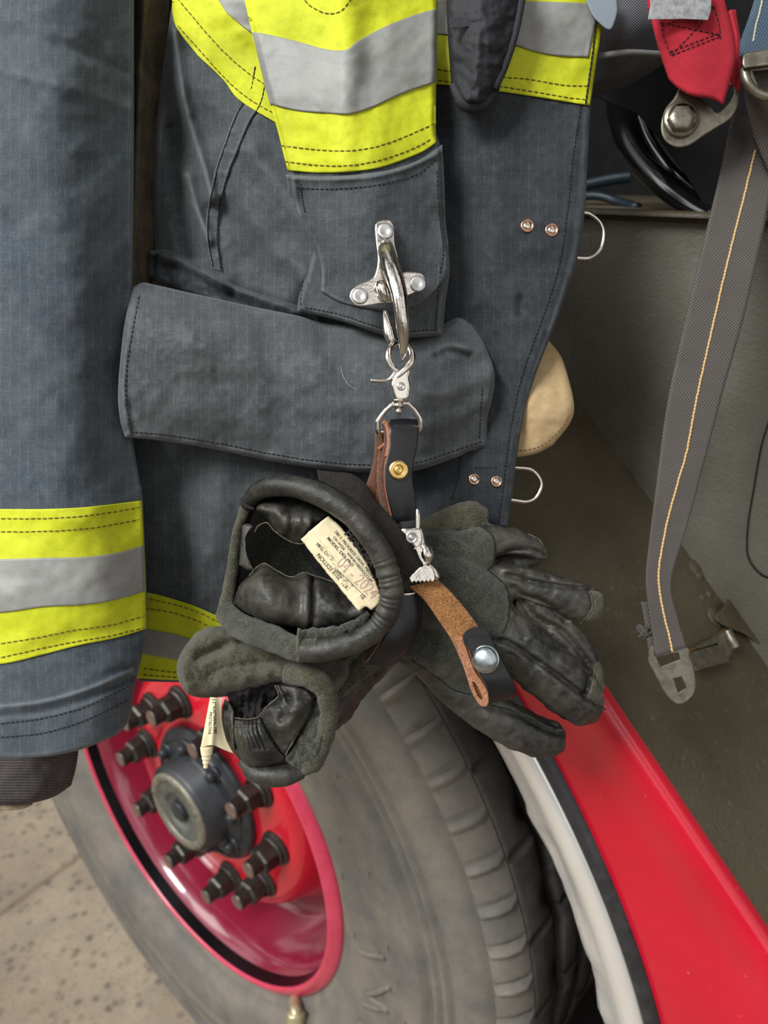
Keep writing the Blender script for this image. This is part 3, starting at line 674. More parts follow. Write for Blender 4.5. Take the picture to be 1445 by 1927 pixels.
# ================================================================== webbing, red strap, buckles
def webbing(name, c1, c2, per=.0021, stripe=None):
    t = NT(name); uv = t.n('ShaderNodeUVMap').outputs[0]; sx = t.n('ShaderNodeSeparateXYZ'); t.l(uv, sx.inputs[0])
    a = t.math('SINE', t.math('MULTIPLY', sx.outputs[0], 2*math.pi/(per*.8))); b = t.math('SINE', t.math('MULTIPLY', sx.outputs[1], 2*math.pi/per))
    w = t.math('MULTIPLY_ADD', t.math('MULTIPLY', a, b), .5, .5)
    c = t.mix(w, tuple(x*.75 for x in c1[:3])+(1,), c2); c = t.mix(t.math('MULTIPLY', t.ramp(t.noise(25, 5, .7, uv), (.4, 0.), (.7, 1.)), .4), c, tuple(x*.7 for x in c1[:3])+(1,))
    t.col(c); t.b.inputs['Roughness'].default_value = .85; t.bump(w, .8, .0007); return t.m
def ribbon(name, L, R, mats, parent=None, th=.0015, n=80, cols=14, bulge=0, uvscale=1, mb=None, side_mi=(0, 0, 0), edge_round=0.0, extra=None):
    """L,R: edges as rows (px,py,depth); materials: front, back, edge"""
    A = sm(L, n); B = sm(R, n); A3 = PW(A[:, 0], A[:, 1], A[:, 2]); B3 = PW(B[:, 0], B[:, 1], B[:, 2])
    f = np.linspace(0, 1, cols)[None, :, None]; G = A3[:, None]*(1-f)+B3[:, None]*f
    Tn = np.gradient((A3+B3)/2, axis=0); Wd = B3-A3; N = np.cross(Wd, Tn); N /= np.linalg.norm(N, axis=1)[:, None]+1e-12
    if (N@FW).mean() > 0: N = -N
    G = G+N[:, None]*bulge*(1-(2*f-1)**2)
    V1 = (G+N[:, None]*th/2).reshape(-1, 3); V2 = (G-N[:, None]*th/2).reshape(-1, 3); idx = np.arange(n*cols).reshape(n, cols); k = n*cols
    a, b, c, d = idx[:-1, :-1].ravel(), idx[:-1, 1:].ravel(), idx[1:, 1:].ravel(), idx[1:, :-1].ravel()
    Fc = [tuple(q) for q in np.stack([a, b, c, d], 1)]+[tuple(q) for q in np.stack([d, c, b, a], 1)+k]; mi = [side_mi[0]]*len(a)+[side_mi[1]]*len(a)
    rim = np.concatenate([idx[0, :], idx[1:, -1], idx[-1, -2::-1], idx[-2:0:-1, 0]]); r2 = np.roll(rim, -1)
    V = np.vstack([V1, V2]); off = len(V)
    # separate edge verts for crisp borders
    Fe = [tuple(q) for q in np.stack([rim, rim+k, r2+k, r2], 1)]; mi += [side_mi[2]]*len(Fe)
    s = np.r_[0, np.cumsum(np.linalg.norm(np.diff((A3+B3)/2, axis=0), axis=1))]; w = np.linalg.norm(Wd, axis=1).mean()
    uv1 = np.stack([np.repeat(np.linspace(0, w, cols)[None], n, 0), np.repeat(s[:, None], cols, 1)], -1).reshape(-1, 2)
    o = MB(); o.add(V, Fc+Fe, mi)
    ne = len(V)
    if extra: extra(o, G+N[:, None]*th/2, N)
    VV = np.vstack(o.V); uv = np.zeros((len(VV), 2)); uv[:k] = uv1; uv[k:2*k] = uv1
    return mkmesh(name, VV, o.F, mats, parent, o.M, uv=uv)
blt = thing('seat_belt', 'worn grey brown seat belt webbing with cream centre stripe beside the step', 'seat belt')
Lb = [(1420, -30, .47), (1395, 110, .47), (1378, 215, .47), (1356, 320, .465), (1330, 430, .46), (1288, 607, .455), (1255, 762, .455), (1234, 920, .455), (1222, 1014, .455), (1215, 1088, .453), (1222, 1154, .450), (1234, 1236, .447)]
Rb = [(1560, -20, .47), (1520, 130, .47), (1480, 230, .468), (1455, 330, .465), (1437, 430, .46), (1400, 593, .455), (1358, 743, .455), (1320, 888, .455), (1292, 990, .455), (1262, 1092, .453), (1272, 1154, .450), (1291, 1218, .447)]
M['belt'] = webbing('grey_brown_webbing', srgb(84, 78, 74), srgb(112, 106, 100))
def belt_stripe(o, G, N):
    pass
ribbon('webbing', Lb[2:], Rb[2:], M['belt'], blt, .0016, 120, 16)
bs = MB(); bvb = bvh_of([blt.children[0]] if blt.children else [bpy.data.objects['webbing']])
stitches(bs, bvb, [(1421, 282), (1400, 370), (1372, 480), (1342, 610), (1312, 745), (1292, 850), (1272, 920), (1255, 985), (1241, 1060), (1241, 1110), (1250, 1160), (1260, 1200), (1265, 1226)], pitch=7, r=.0008, off=.0002, fill=1.25, jit=.5)
bs.build('cream_stripe', M['thr_c'], blt)
# frayed second layer behind
ribbon('webbing_tail', [(1206, 1133, .4560), (1211, 1160, .4555), (1220, 1225, .4540)], [(1222, 1132, .4560), (1230, 1160, .4555), (1240, 1222, .4540)], M['belt'], blt, .0014, 20, 4)
fr = MB()
for k in range(26):
    x = 1206+random.uniform(0, 16); y = 1180+random.uniform(0, 14); tube([(x+8, y, .4535), (x-2, y+random.uniform(-6, 6), .453), (x-random.uniform(4, 10), y+random.uniform(-9, 12), .453)], .0004, None, mb=fr, seg=4, n=6)
fr.build('frayed_threads', M['belt'], blt)
td = lambda px, py: .4495+(py-1230)*.00003
plate([(1221, 1222), (1234, 1214), (1292, 1218), (1298, 1238), (1306, 1262), (1309, 1290), (1303, 1310), (1284, 1325), (1268, 1322), (1248, 1300), (1232, 1268), (1220, 1245)], td, .0024, M['wornsteel'], 'buckle_tongue', blt,
      holes=[[(1235, 1237), (1276, 1229), (1279, 1240), (1243, 1254)], [(1268, 1278), (1282, 1274), (1290, 1294), (1276, 1303)]], bevel=.0007, smooth_out=True)
lbr = thing('metal_bracket', 'small worn metal bracket fixed beside the seat belt tongue', 'bracket')
plate([(1293, 1229), (1355, 1212), (1373, 1245), (1308, 1263)], lambda a, b: dz(a, b)-.010, .003, M['wornsteel'], 'bracket_plate', lbr, bevel=.0008, smooth_out=False)
plate([(1308, 1216), (1360, 1190), (1385, 1215), (1372, 1240), (1350, 1210), (1316, 1222)], lambda a, b: dz(a, b)-.004, .003, M['wornsteel'], 'bracket_base', lbr, bevel=.0008, smooth_out=False)
tube([(1368, 1187, float(dz(1368., 1187.))-.008), (1376, 1203, float(dz(1376., 1203.))-.009), (1385, 1219, float(dz(1385., 1219.))-.009)], .0036, M['wornsteel'], 'bracket_roll', lbr)
# second brown webbing with buckle, blue webbing
M['beltb'] = webbing('faded_blue_webbing', srgb(66, 84, 100), srgb(96, 118, 136)); M['belt2'] = webbing('dark_brown_webbing', srgb(74, 66, 62), srgb(100, 92, 86))
hw = thing('harness_strap', 'faded blue webbing strap with metal slide buckle in the top right corner', 'strap')
ribbon('blue_webbing', [(1432, -40, .438), (1410, 30, .436), (1388, 92, .434), (1392, 108, .434)], [(1540, -40, .438), (1520, 40, .436), (1500, 90, .434), (1500, 108, .434)], M['beltb'], hw, .0016, 40, 10)
cs = MB(); stitches(cs, bvh_of([bpy.data.objects['blue_webbing']]), [(1438, -20), (1430, 20), (1422, 50), (1417, 78)], pitch=7, r=.0007, off=.0002, fill=1.2); cs.build('cream_stripe', plain('pale_thread', srgb(190, 186, 160), .9), hw)
ribbon('brown_webbing', [(1396, 128, .4345), (1402, 190, .440), (1420, 260, .452), (1450, 330, .458)], [(1500, 128, .4345), (1506, 190, .440), (1520, 260, .452), (1540, 330, .458)], M['belt2'], hw, .0016, 40, 10)
bk = MB()
plate([(1398, 100), (1560, 74), (1560, 108), (1398, 130), (1395, 118)], .426, .005, None, mb=bk, smooth_out=False, bevel=.0018, res=4)
tube([(1400, 128, .428), (1404, 150, .428), (1418, 170, .428), (1436, 180, .428), (1470, 183, .428), (1540, 178, .428)], [.0022, .0026, .0026, .0026, .0026, .0026], None, mb=bk)
plate([(1400, 128), (1412, 118), (1560, 100), (1560, 182), (1450, 184), (1428, 176), (1410, 158)], .428, .002, None, mb=bk, bevel=.0008, smooth_out=False, holes=[[(1416, 134), (1550, 118), (1550, 168), (1440, 170), (1428, 164)]])
bk.build('slide_buckle', M['wornsteel'], hw)
rs = thing('red_strap', 'red webbing strap with black box stitching and silver tag on a bolted anchor', 'strap')
M['redweb'] = webbing('red_webbing', srgb(190, 32, 52), srgb(222, 48, 66), .0016)
sheet('strap_webbing', [(1205, -50), (1285, -50), (1352, -50)], [(1258, 150), (1275, 166), (1300, 180), (1340, 187), (1361, 198)], [(1205, -50), (1228, 50), (1243, 105), (1258, 150)], [(1352, -50), (1368, 20), (1380, 70), (1382, 120), (1361, 198)],
      [[.425, .420, .425], [.424, .418, .422], [.430, .424, .424]], [M['redweb'], M['thr_k']], rs, thick=.0022, step=4, edge=(8, .002), noise=(.0012, 60),
      st=[([(1240, 30), (1250, 72), (1262, 104)], {}), ([(1343, 10), (1352, 40), (1356, 75)], {}), ([(1240, 42), (1356, 66)], {}), ([(1262, 104), (1356, 68)], {}), ([(1258, 98), (1354, 62)], {}), ([(1262, 104), (1305, 60), (1343, 14)], {}), ([(1242, 50), (1344, 12)], {})])
ribbon('strap_back_layer', [(1372, 20, .432), (1384, 80, .432), (1378, 150, .434), (1378, 160, .435)], [(1382, 20, .436), (1392, 90, .436), (1393, 150, .437), (1388, 176, .437)], M['redweb'], rs, .002, 24, 5)
plate([(1221, -40), (1340, -40), (1338, 20), (1332, 38), (1290, 36), (1219, 37), (1224, 10)], .413, .0012, plain('scuffed_silver_tag', srgb(170, 170, 170), .5, .3, c2=srgb(120, 120, 124), nsc=260), 'silver_tag', rs, smooth_out=False)
anc = thing('strap_anchor', 'worn steel anchor plate with round bolt below the red strap', 'bracket')
ad = lambda px, py: .437+(py-150)*.00001+0*px
plate([(1243, 240), (1250, 208), (1268, 184), (1290, 150), (1340, 140), (1376, 150), (1391, 178), (1389, 200), (1374, 224), (1330, 252), (1296, 274), (1270, 277), (1250, 264)], ad, .004, M['wornsteel'], 'anchor_plate', anc,
      holes=[[(1318, 178), (1372, 160), (1376, 182), (1352, 210), (1338, 200)]], bevel=.0014, res=3)
bl = MB()
rivet(1282, 224, .4345, 34, [(1, -.1), (1, .06), (.92, .12), (.8, .14), (.78, .18)], None, None, None, mb=bl, seg=36)
rivet(1280, 225, .431, 25, [(1, -.1), (1.0, .32), (.88, .44), (.45, .52), (.02, .5)], None, None, None, mb=bl, seg=6, nrm=-FW)
bl.build('anchor_bolt', M['wornsteel'], anc)
# tan canvas cloth behind the coat edge
tc = sheet('canvas_cloth', [(930, 640), (985, 632), (1022, 630)], [(930, 862), (975, 860), (1010, 853), (1040, 838)], [(930, 640), (928, 750), (930, 862)], [(1022, 630), (1052, 665), (1066, 700), (1080, 760), (1073, 795), (1040, 838)],
      [[.475, .472, .474], [.472, .462, .468], [.475, .470, .474]], [trimcloth('tan_canvas', srgb(182, 152, 108), srgb(206, 178, 134), srgb(150, 122, 84), .9), plain('dark_tan_thread', srgb(108, 84, 56), .9)],
      thick=.006, step=4, edge=(10, .003), noise=(.003, 50), st=[([(960, 851), (1000, 845), (1030, 832), (1062, 798), (1070, 780)], {'pitch': 8})])
tag(tc, 'tan canvas cloth corner sticking out from behind the dark coat edge', 'cloth')
# ================================================================== turnout coat
coat = thing('turnout_coat', 'dark grey firefighter coat with lime and silver reflective trim hanging open', 'coat')
K = {'pitch': 11, 'r': .0004}
def yel(name, parent, on, top, bot, left, right, st=(), off=.0007, mat='lime', smi=1, step=4, thr='thr_b'):
    bv = bvh_of(on)
    def dp(px, py):
        d = drape(bv, px, py); return d-off-.0006
    return sheet(name, top, bot, left, right, None, [M[mat], M[thr]], parent, thick=.0006, step=step, depfn=dp, st=[(l, dict(pitch=11, r=.00045, off=.0003)) for l in st], edge=(0, 0))
# lining / rear folds behind everything at left
sheet('coat_lining', [(225, -40), (280, -40), (320, -40)], [(180, 560), (250, 560), (300, 560)], [(225, -40), (190, 560)], [(320, -40), (300, 560)],
      [[.50, .475, .50], [.49, .472, .505]], [M['olive']], coat, thick=.004, wr=[([(275, -40), (262, 200), (252, 540)], 10, .006)], noise=(.004, 60))
# body panel (upper, from the armhole fold to behind the storm flap)
bw = [([(325, 60), (345, 190), (375, 290), (398, 370)], 12, .009), ([(350, 330), (372, 400), (392, 450)], 10, .006), ([(470, 280), (560, 400), (640, 520)], 22, .006), ([(430, 400), (500, 500), (600, 580)], 26, -.007), ([(372, 150), (430, 260), (470, 420), (560, 520)], 40, .006),
      ([(325, 240), (340, 400), (360, 480)], 18, -.008), ([(300, 100), (305, 250), (300, 420)], 24, -.004), ([(440, 560), (600, 610), (720, 640)], 24, -.010)]
body = sheet('body_panel', [(330, -40), (460, -40), (600, -40), (800, -40)], [(282, 560), (400, 640), (560, 690), (800, 700)],
      [(306, -40), (288, 130), (276, 260), (278, 400), (286, 480), (278, 560)], [(800, -40), (800, 700)],
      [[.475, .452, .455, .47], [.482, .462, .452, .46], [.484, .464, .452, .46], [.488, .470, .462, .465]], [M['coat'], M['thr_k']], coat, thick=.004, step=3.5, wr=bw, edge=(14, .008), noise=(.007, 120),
      st=[([(292, 478), (340, 500), (400, 522), (470, 560), (540, 582)], dict(pitch=8, r=.0004))])
trb = yel('reflective_trim', coat, [body], [(324, -35), (400, -35), (540, -35)], [(372, 104), (420, 150), (450, 188), (514, 228), (560, 255)], [(322, -35), (324, 30), (338, 62), (372, 104)], [(540, -35), (560, 255)],
    st=[([(330, 40), (360, 72), (395, 112), (430, 152), (470, 184), (520, 212)], ), ([(326, -10), (350, 30), (385, 72), (425, 110), (470, 145), (520, 180)],)] if False else [[(334, 48), (366, 84), (398, 120), (436, 160), (478, 192), (525, 218)], [(332, -5), (358, 26), (392, 66), (428, 104), (470, 140), (520, 172)]])
yel('silver_stripe', trb, [body, trb], [(403, -35), (540, -35)], [(425, 22), (460, 52), (490, 72), (540, 100)], [(400, -35), (408, -4), (425, 22)], [(540, -35), (540, 100)], mat='silver', off=.0003)
# vertical double seam strip
sm_ = ribbon('seam_strip', [(474, 120, .449), (470, 180, .448), (445, 240, .448), (408, 310, .449), (392, 380, .451), (390, 440, .455), (400, 505, .460)], [(500, 130, .447), (492, 185, .447), (470, 245, .4475), (432, 320, .449), (413, 390, .451), (412, 450, .455), (418, 515, .460)], [M['coatdark']], coat, .002, 60, 6, bulge=.0006) if False else None
bvB = bvh_of([body])
def seam_dep(px, py): return drape(bvB, px, py)-.0012
sheet('seam_strip', [(478, 112), (505, 122)], [(399, 506), (419, 512)], [(478, 112), (470, 178), (444, 212), (425, 260), (405, 320), (392, 385), (388, 440), (399, 506)], [(505, 122), (494, 190), (470, 232), (448, 285), (430, 330), (415, 390), (411, 450), (419, 512)],
      None, [M['coat'], M['thr_k']], coat, thick=.0015, step=3.5, depfn=seam_dep, edge=(6, .0008), wr=[([(400+12*math.sin(k), 200+k*40), (430+12*math.sin(k), 206+k*40)], 7, .0009) for k in range(8)],
      st=[([(480, 125), (470, 178), (447, 212), (428, 262), (408, 322), (394, 387), (391, 440), (401, 503)], dict(pitch=9, r=.0006, fill=1.1)), ([(503, 128), (492, 190), (468, 232), (446, 285), (428, 330), (413, 390), (409, 450), (416, 508)], dict(pitch=9, r=.0006, fill=1.1))])
# pocket upper edge band at lower left of the body panel
sheet('pocket_piping', [(282, 472), (312, 470), (360, 490), (440, 535), (520, 562), (600, 588)], [(276, 522), (320, 540), (380, 560), (460, 590), (600, 640)], [(282, 472), (276, 522)], [(600, 588), (600, 640)],
      None, [M['coatdark'], M['thr_k']], coat, thick=.006, step=3.5, depfn=lambda a, b: drape(bvB, a, b)-.005, edge=(8, .005), wr=[([(300, 482), (360, 498), (440, 543), (600, 600)], 6, .002), ([(300, 498), (360, 514), (440, 560), (600, 615)], 6, -.002)], noise=(.003, 25))
# lower back panel with trim (below the pocket flap)
low = sheet('lower_panel', [(225, 760), (400, 780), (650, 800), (960, 820)], [(262, 1282), (335, 1284), (480, 1284), (600, 1272), (720, 1250), (860, 1200)],
      [(225, 760), (240, 1000), (262, 1282)], [(960, 820), (930, 1000), (860, 1200)],
      [[.478, .470, .472, .478, .478], [.488, .476, .478, .490, .490], [.505, .492, .492, .504, .504], [.520, .508, .506, .512, .512]], [M['coat'], M['thr_k']], coat, thick=.004, step=4,
      wr=[([(420, 860), (400, 1000), (370, 1120)], 30, .004), ([(340, 900), (330, 1100)], 24, -.003)], noise=(.006, 130))
trl = yel('reflective_trim', coat, [low], [(262, 1112), (300, 1120), (360, 1138), (412, 1160), (500, 1190), (700, 1205)], [(252, 1276), (335, 1280), (480, 1281), (600, 1268), (735, 1246)], [(262, 1112), (252, 1276)], [(700, 1205), (735, 1246)],
    st=[[(270, 1125), (330, 1138), (380, 1155), (415, 1172), (480, 1190)], [(270, 1145), (320, 1152), (370, 1168), (415, 1188), (480, 1205)], [(268, 1258), (335, 1266), (400, 1268)], [(268, 1270), (335, 1275), (400, 1275)]])
yel('silver_stripe', trl, [low, trl], [(270, 1184), (320, 1192), (365, 1204), (420, 1215), (560, 1240)], [(266, 1230), (310, 1238), (350, 1244), (480, 1254), (560, 1254)], [(270, 1184), (266, 1230)], [(560, 1240), (560, 1254)], mat='silver', off=.0003)
# front panel at the right (with eyelets and dee rings)
fr_ = sheet('front_panel', [(760, -40), (900, -40), (1050, -40), (1146, -40)], [(770, 990), (860, 992), (955, 992)],
      [(760, -40), (770, 990)], [(1146, -40), (1138, 30), (1126, 110), (1112, 198), (1106, 300), (1101, 390), (1088, 480), (1066, 550), (1036, 632), (1008, 705), (988, 770), (974, 850), (964, 930), (955, 992)],
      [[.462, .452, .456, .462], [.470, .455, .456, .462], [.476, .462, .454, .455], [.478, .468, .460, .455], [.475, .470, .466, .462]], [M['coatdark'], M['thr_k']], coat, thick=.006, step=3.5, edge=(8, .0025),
      wr=[([(850, 260), (870, 420), (900, 600), (960, 760)], 40, -.005), ([(930, 300), (930, 420), (900, 560)], 30, .004), ([(985, 440), (1040, 440)], 14, -.0012), ([(980, 560), (975, 590)], 8, -.002), ([(1095, 200), (1080, 400), (1060, 520), (985, 760), (955, 960)], 5, -.0008)], noise=(.006, 110),
      st=[([(1112, 40), (1104, 120), (1093, 200), (1078, 300), (1068, 400), (1052, 500), (1024, 590), (985, 700), (962, 800), (945, 930), (938, 985)], dict(pitch=8, r=.0004)),
          ([(868, 850), (862, 900), (848, 942)], dict(pitch=8, r=.0004)), ([(892, 880), (936, 880)], dict(pitch=7, r=.0003))])
trf = yel('reflective_trim', coat, [fr_], [(790, -35), (950, -35), (1142, -35)], [(790, 158), (840, 160), (900, 168), (940, 172), (1020, 184), (1080, 194), (1110, 198)], [(790, -35), (790, 158)], [(1142, -35), (1139, 20), (1124, 110), (1111, 198)],
    st=[[(800, 126), (850, 134), (940, 144), (1000, 150), (1060, 160), (1108, 162)], [(800, 148), (850, 154), (936, 162), (1000, 172), (1060, 182), (1104, 188)]])
yel('silver_stripe', trf, [fr_, trf], [(790, 0), (950, 2), (1060, 4), (1132, 8)], [(790, 60), (900, 72), (960, 82), (1010, 98), (1060, 106), (1108, 107)], [(790, 0), (790, 60)], [(1132, 8), (1122, 50), (1116, 106)], mat='silver', off=.0003)
seg_ = MB(); stitches(seg_, bvh_of([trf]), [(1129, -20), (1122, 40), (1114, 110), (1102, 196)], pitch=10, r=.0007, off=.0009, fill=1.05); seg_.build('edge_stitching', M['thr_k'], coat)
# eyelets and dee rings
ebv = bvh_of([fr_])
for (x, y, mt) in [(992, 425, 'copper'), (1038, 433, 'copper'), (892, 902, 'copper'), (934, 906, 'copper')]:
    d = float(drape(ebv, np.array([x*1.]), np.array([y*1.]))[0]); e = MB(); r = 13 if y < 600 else 11
    rivet(x, y, d, r, [(1.02, -.05), (1.0, .16), (.82, .26), (.66, .2), (.6, .05)], None, None, None, mb=e, mi=0)
    rivet(x, y, d, r*.62, [(1.0, .1), (.8, .3), (.4, .42), (.02, .44)], None, None, None, mb=e, mi=1)
    e.build('eyelet', [M['copper'], M['nickel']], coat)
for (pts) in [[(1050, 400), (1096, 400), (1112, 404), (1130, 420), (1136, 442), (1130, 468), (1112, 484), (1092, 486), (1040, 478)], [(940, 878), (972, 880), (1000, 884), (1015, 900), (1018, 916), (1008, 936), (990, 944), (970, 942), (930, 936)]]:
    dd = .470 if pts[0][1] < 600 else .476
    tube([(a, b, dd) for a, b in pts], .00125, M['nickel'], 'dee_ring', coat, seg=12)
# storm flap carrying the big band
fw_ = [([(655, -40), (650, 60), (655, 160), (640, 300)], 36, .006), ([(600, -40), (590, 120), (585, 260)], 28, .002), ([(700, 40), (690, 160)], 26, -.0035), ([(560, 380), (600, 470), (650, 560)], 20, -.004), ([(690, 300), (700, 400)], 40, .002)]
flap = sheet('storm_flap', [(458, -40), (640, -40), (824, -40)], [(560, 586), (640, 604), (740, 634), (832, 632)],
      [(458, -40), (476, 60), (500, 160), (522, 240), (541, 322), (556, 400), (585, 470), (562, 560), (560, 586)], [(824, -40), (822, 120), (820, 240), (828, 276), (832, 340), (836, 430), (846, 500), (838, 570), (832, 632)],
      [[.442, .425, .440], [.440, .424, .439], [.442, .424, .440], [.446, .430, .444], [.452, .440, .448]], [M['coat'], M['thr_k']], coat, thick=.005, step=3.5, wr=fw_, edge=(10, .005), noise=(.004, 90),
      st=[([(572, 578), (640, 592), (740, 622), (824, 620)], dict(pitch=8, r=.0004)), ([(576, 500), (566, 560), (568, 584)], dict(pitch=8, r=.0004)), ([(826, 500), (824, 560), (818, 625)], dict(pitch=7, r=.0004))])
trs = yel('reflective_trim', coat, [flap], [(452, -38), (640, -38), (823, -38)], [(541, 321), (600, 325), (660, 323), (720, 314), (790, 288), (821, 268)], [(453, -38), (474, 60), (498, 160), (521, 240), (541, 321)], [(825, -38), (822, 120), (820, 240), (821, 268)],
    st=[[(527, 274), (580, 280), (640, 284), (700, 278), (760, 258), (819, 232)], [(534, 304), (600, 311), (660, 311), (720, 300), (780, 278), (820, 256)], [(560, -20), (580, 8), (610, 24), (640, 22), (662, -5)]], step=3.5)
yel('silver_stripe', trs, [flap, trs], [(474, 60), (500, 64), (560, 78), (610, 92), (650, 94), (672, 78), (720, 52), (780, 28), (823, 16)], [(508, 196), (560, 208), (620, 213), (660, 214), (700, 202), (760, 175), (821, 154)], [(474, 60), (498, 160), (508, 196)], [(823, 16), (822, 90), (821, 154)], mat='silver', off=.0003)
# hook patch (folded cuff of the flap)
fbv = bvh_of([flap])
hp_ = sheet('hook_patch', [(538, 328), (600, 332), (680, 328), (740, 318), (790, 300), (832, 272)], [(604, 548), (640, 568), (690, 580), (740, 585), (790, 572), (820, 545)],
      [(538, 328), (546, 380), (556, 402), (590, 450), (604, 500), (604, 548)], [(832, 272), (836, 340), (838, 410), (844, 470), (840, 515), (820, 545)],
      None, [M['coat'], M['thr_k']], coat, thick=.0022, step=3.2, depfn=lambda a, b: drape(fbv, a, b)-.0035, edge=(7, .0018),
      wr=[([(540, 333), (600, 337), (680, 334), (740, 323), (800, 300), (830, 284)], 6, .0016), ([(552, 340), (556, 380), (562, 402)], 6, .0012)],
      st=[([(566, 345), (568, 370), (574, 400)], dict(pitch=5, r=.0005)), ([(822, 320), (826, 400), (834, 470), (828, 515)], dict(pitch=8, r=.0004)), ([(556, 352), (600, 356), (680, 352), (745, 341), (790, 325), (822, 298)], dict(pitch=9, r=.00035))])
# pocket flap
pw_ = [([(300, 620), (420, 640), (560, 680), (700, 700)], 60, .006), ([(560, 620), (600, 690), (640, 760)], 26, .003), ([(500, 640), (520, 720), (525, 800)], 26, -.0035), ([(690, 640), (740, 680), (830, 690), (890, 680)], 22, -.004),
       ([(800, 740), (860, 730), (920, 700)], 20, .003), ([(780, 800), (850, 790), (915, 750)], 16, .0028), ([(600, 590), (610, 640)], 16, -.003), ([(840, 640), (900, 660)], 18, .004), ([(820, 670), (850, 660), (880, 668)], 8, -.003),
       ([(238, 820), (300, 826), (400, 842), (500, 858), (600, 874), (700, 882), (780, 876), (860, 852), (914, 832)], 7, .0009), ([(262, 560), (240, 700), (250, 815)], 6, -.0012)]
pf = sheet('pocket_flap', [(250, 540), (270, 532), (300, 538), (380, 556), (480, 578), (560, 594), (620, 610), (700, 612), (760, 640), (830, 612), (862, 598), (890, 612)],
      [(235, 823), (300, 829), (400, 845), (500, 866), (600, 882), (700, 889), (780, 886), (860, 860), (880, 850), (916, 842)],
      [(250, 540), (236, 600), (228, 660), (222, 740), (226, 790), (235, 823)], [(890, 612), (912, 650), (930, 700), (926, 750), (917, 785), (916, 842)],
      [[.448, .456, .458, .458, .456, .458, .462], [.432, .430, .438, .442, .440, .438, .456], [.428, .424, .431, .436, .436, .434, .450], [.430, .429, .435, .438, .438, .438, .452], [.438, .442, .447, .446, .446, .448, .458]],
      [M['pocket'], M['thr_k']], coat, thick=.004, step=3.2, wr=pw_, edge=(12, .004), noise=(.005, 90),
      st=[([(243, 813), (300, 817), (400, 832), (500, 852), (600, 868), (700, 875), (780, 871), (850, 850), (908, 830)], dict(pitch=9, r=.00045)), ([(262, 556), (250, 620), (240, 680), (236, 740), (246, 812)], dict(pitch=9, r=.0004)), ([(908, 730), (904, 780), (902, 826)], dict(pitch=8, r=.0004))])
# flap lower corner lying over the pocket
# sleeve at the left
sw = [([(60, -40), (80, 300), (60, 700), (80, 940)], 60, .004), ([(170, 100), (180, 500), (190, 900)], 40, -.003), ([(0, 60), (100, 80), (240, 130)], 14, -.0015), ([(0, 130), (120, 160), (245, 200)], 12, .0012), ([(0, 1330), (80, 1320), (160, 1298), (250, 1262)], 6, .0028), ([(0, 1345), (80, 1336), (170, 1312), (250, 1278)], 6, -.0015), ([(20, 1240), (120, 1210), (240, 1180)], 20, -.002)]
slv = sheet('sleeve', [(-160, -40), (60, -40), (252, -40)], [(-140, 1418), (0, 1427), (70, 1426), (140, 1414), (200, 1392), (228, 1376), (246, 1350)],
      [(-160, -40), (-140, 1418)], [(252, -40), (252, 300), (250, 480), (247, 640), (248, 800), (262, 900), (269, 945), (277, 1180), (268, 1230), (252, 1300), (246, 1350)],
      [[.455, .420, .412, .413, .438], [.458, .422, .414, .416, .442], [.462, .428, .418, .420, .448], [.466, .433, .423, .426, .450], [.470, .440, .430, .434, .456]], [M['coatblue'], M['thr_k']], coat, step=3.8, wr=sw, edge=(6, .004), noise=(.006, 140), back='tube',
      st=[([(0, 1362), (80, 1352), (160, 1330), (245, 1290)], dict(pitch=9, r=.0004)), ([(0, 1388), (80, 1380), (160, 1356), (240, 1318)], dict(pitch=9, r=.0004))])
tsl = yel('reflective_trim', coat, [slv], [(-120, 960), (0, 958), (80, 958), (150, 955), (200, 950), (267, 942)], [(-120, 1258), (0, 1250), (80, 1232), (150, 1214), (220, 1200), (276, 1183)], [(-120, 960), (-120, 1258)], [(267, 942), (271, 1030), (274, 1110), (276, 1183)],
    st=[[(0, 976), (80, 976), (150, 972), (210, 964), (266, 954)], [(0, 1001), (80, 1000), (150, 996), (210, 988), (268, 976)], [(0, 1212), (70, 1200), (140, 1186), (210, 1176), (276, 1158)], [(0, 1238), (70, 1222), (140, 1208), (210, 1196), (276, 1180)]], step=4)
yel('silver_stripe', tsl, [slv, tsl], [(-120, 1052), (0, 1052), (80, 1050), (160, 1048), (220, 1040), (271, 1026)], [(-120, 1156), (0, 1153), (80, 1142), (160, 1138), (220, 1128), (275, 1112)], [(-120, 1052), (-120, 1156)], [(271, 1026), (275, 1112)], mat='silver', off=.0003)
sheet('wristlet', [(-120, 1390), (0, 1400), (80, 1400), (150, 1392)], [(-120, 1512), (0, 1515), (50, 1513), (100, 1500), (134, 1478)], [(-120, 1390), (-120, 1512)], [(150, 1392), (144, 1440), (134, 1478)],
      [[.452, .438, .434, .452], [.455, .440, .436, .454]], [M['knit']], coat, thick=.02, step=4, edge=(12, .008), noise=(.003, 40))
sheet('wristlet_leather_edge', [(-120, 1505), (0, 1510), (60, 1508)], [(-120, 1524), (0, 1525), (40, 1523), (62, 1514)], [(-120, 1505), (-120, 1524)], [(60, 1508), (62, 1514)], [[.446, .444, .448]], [plain('brown_leather_hem', srgb(96, 76, 58), .7, c2=srgb(160, 144, 116), nsc=120)], coat, thick=.004)
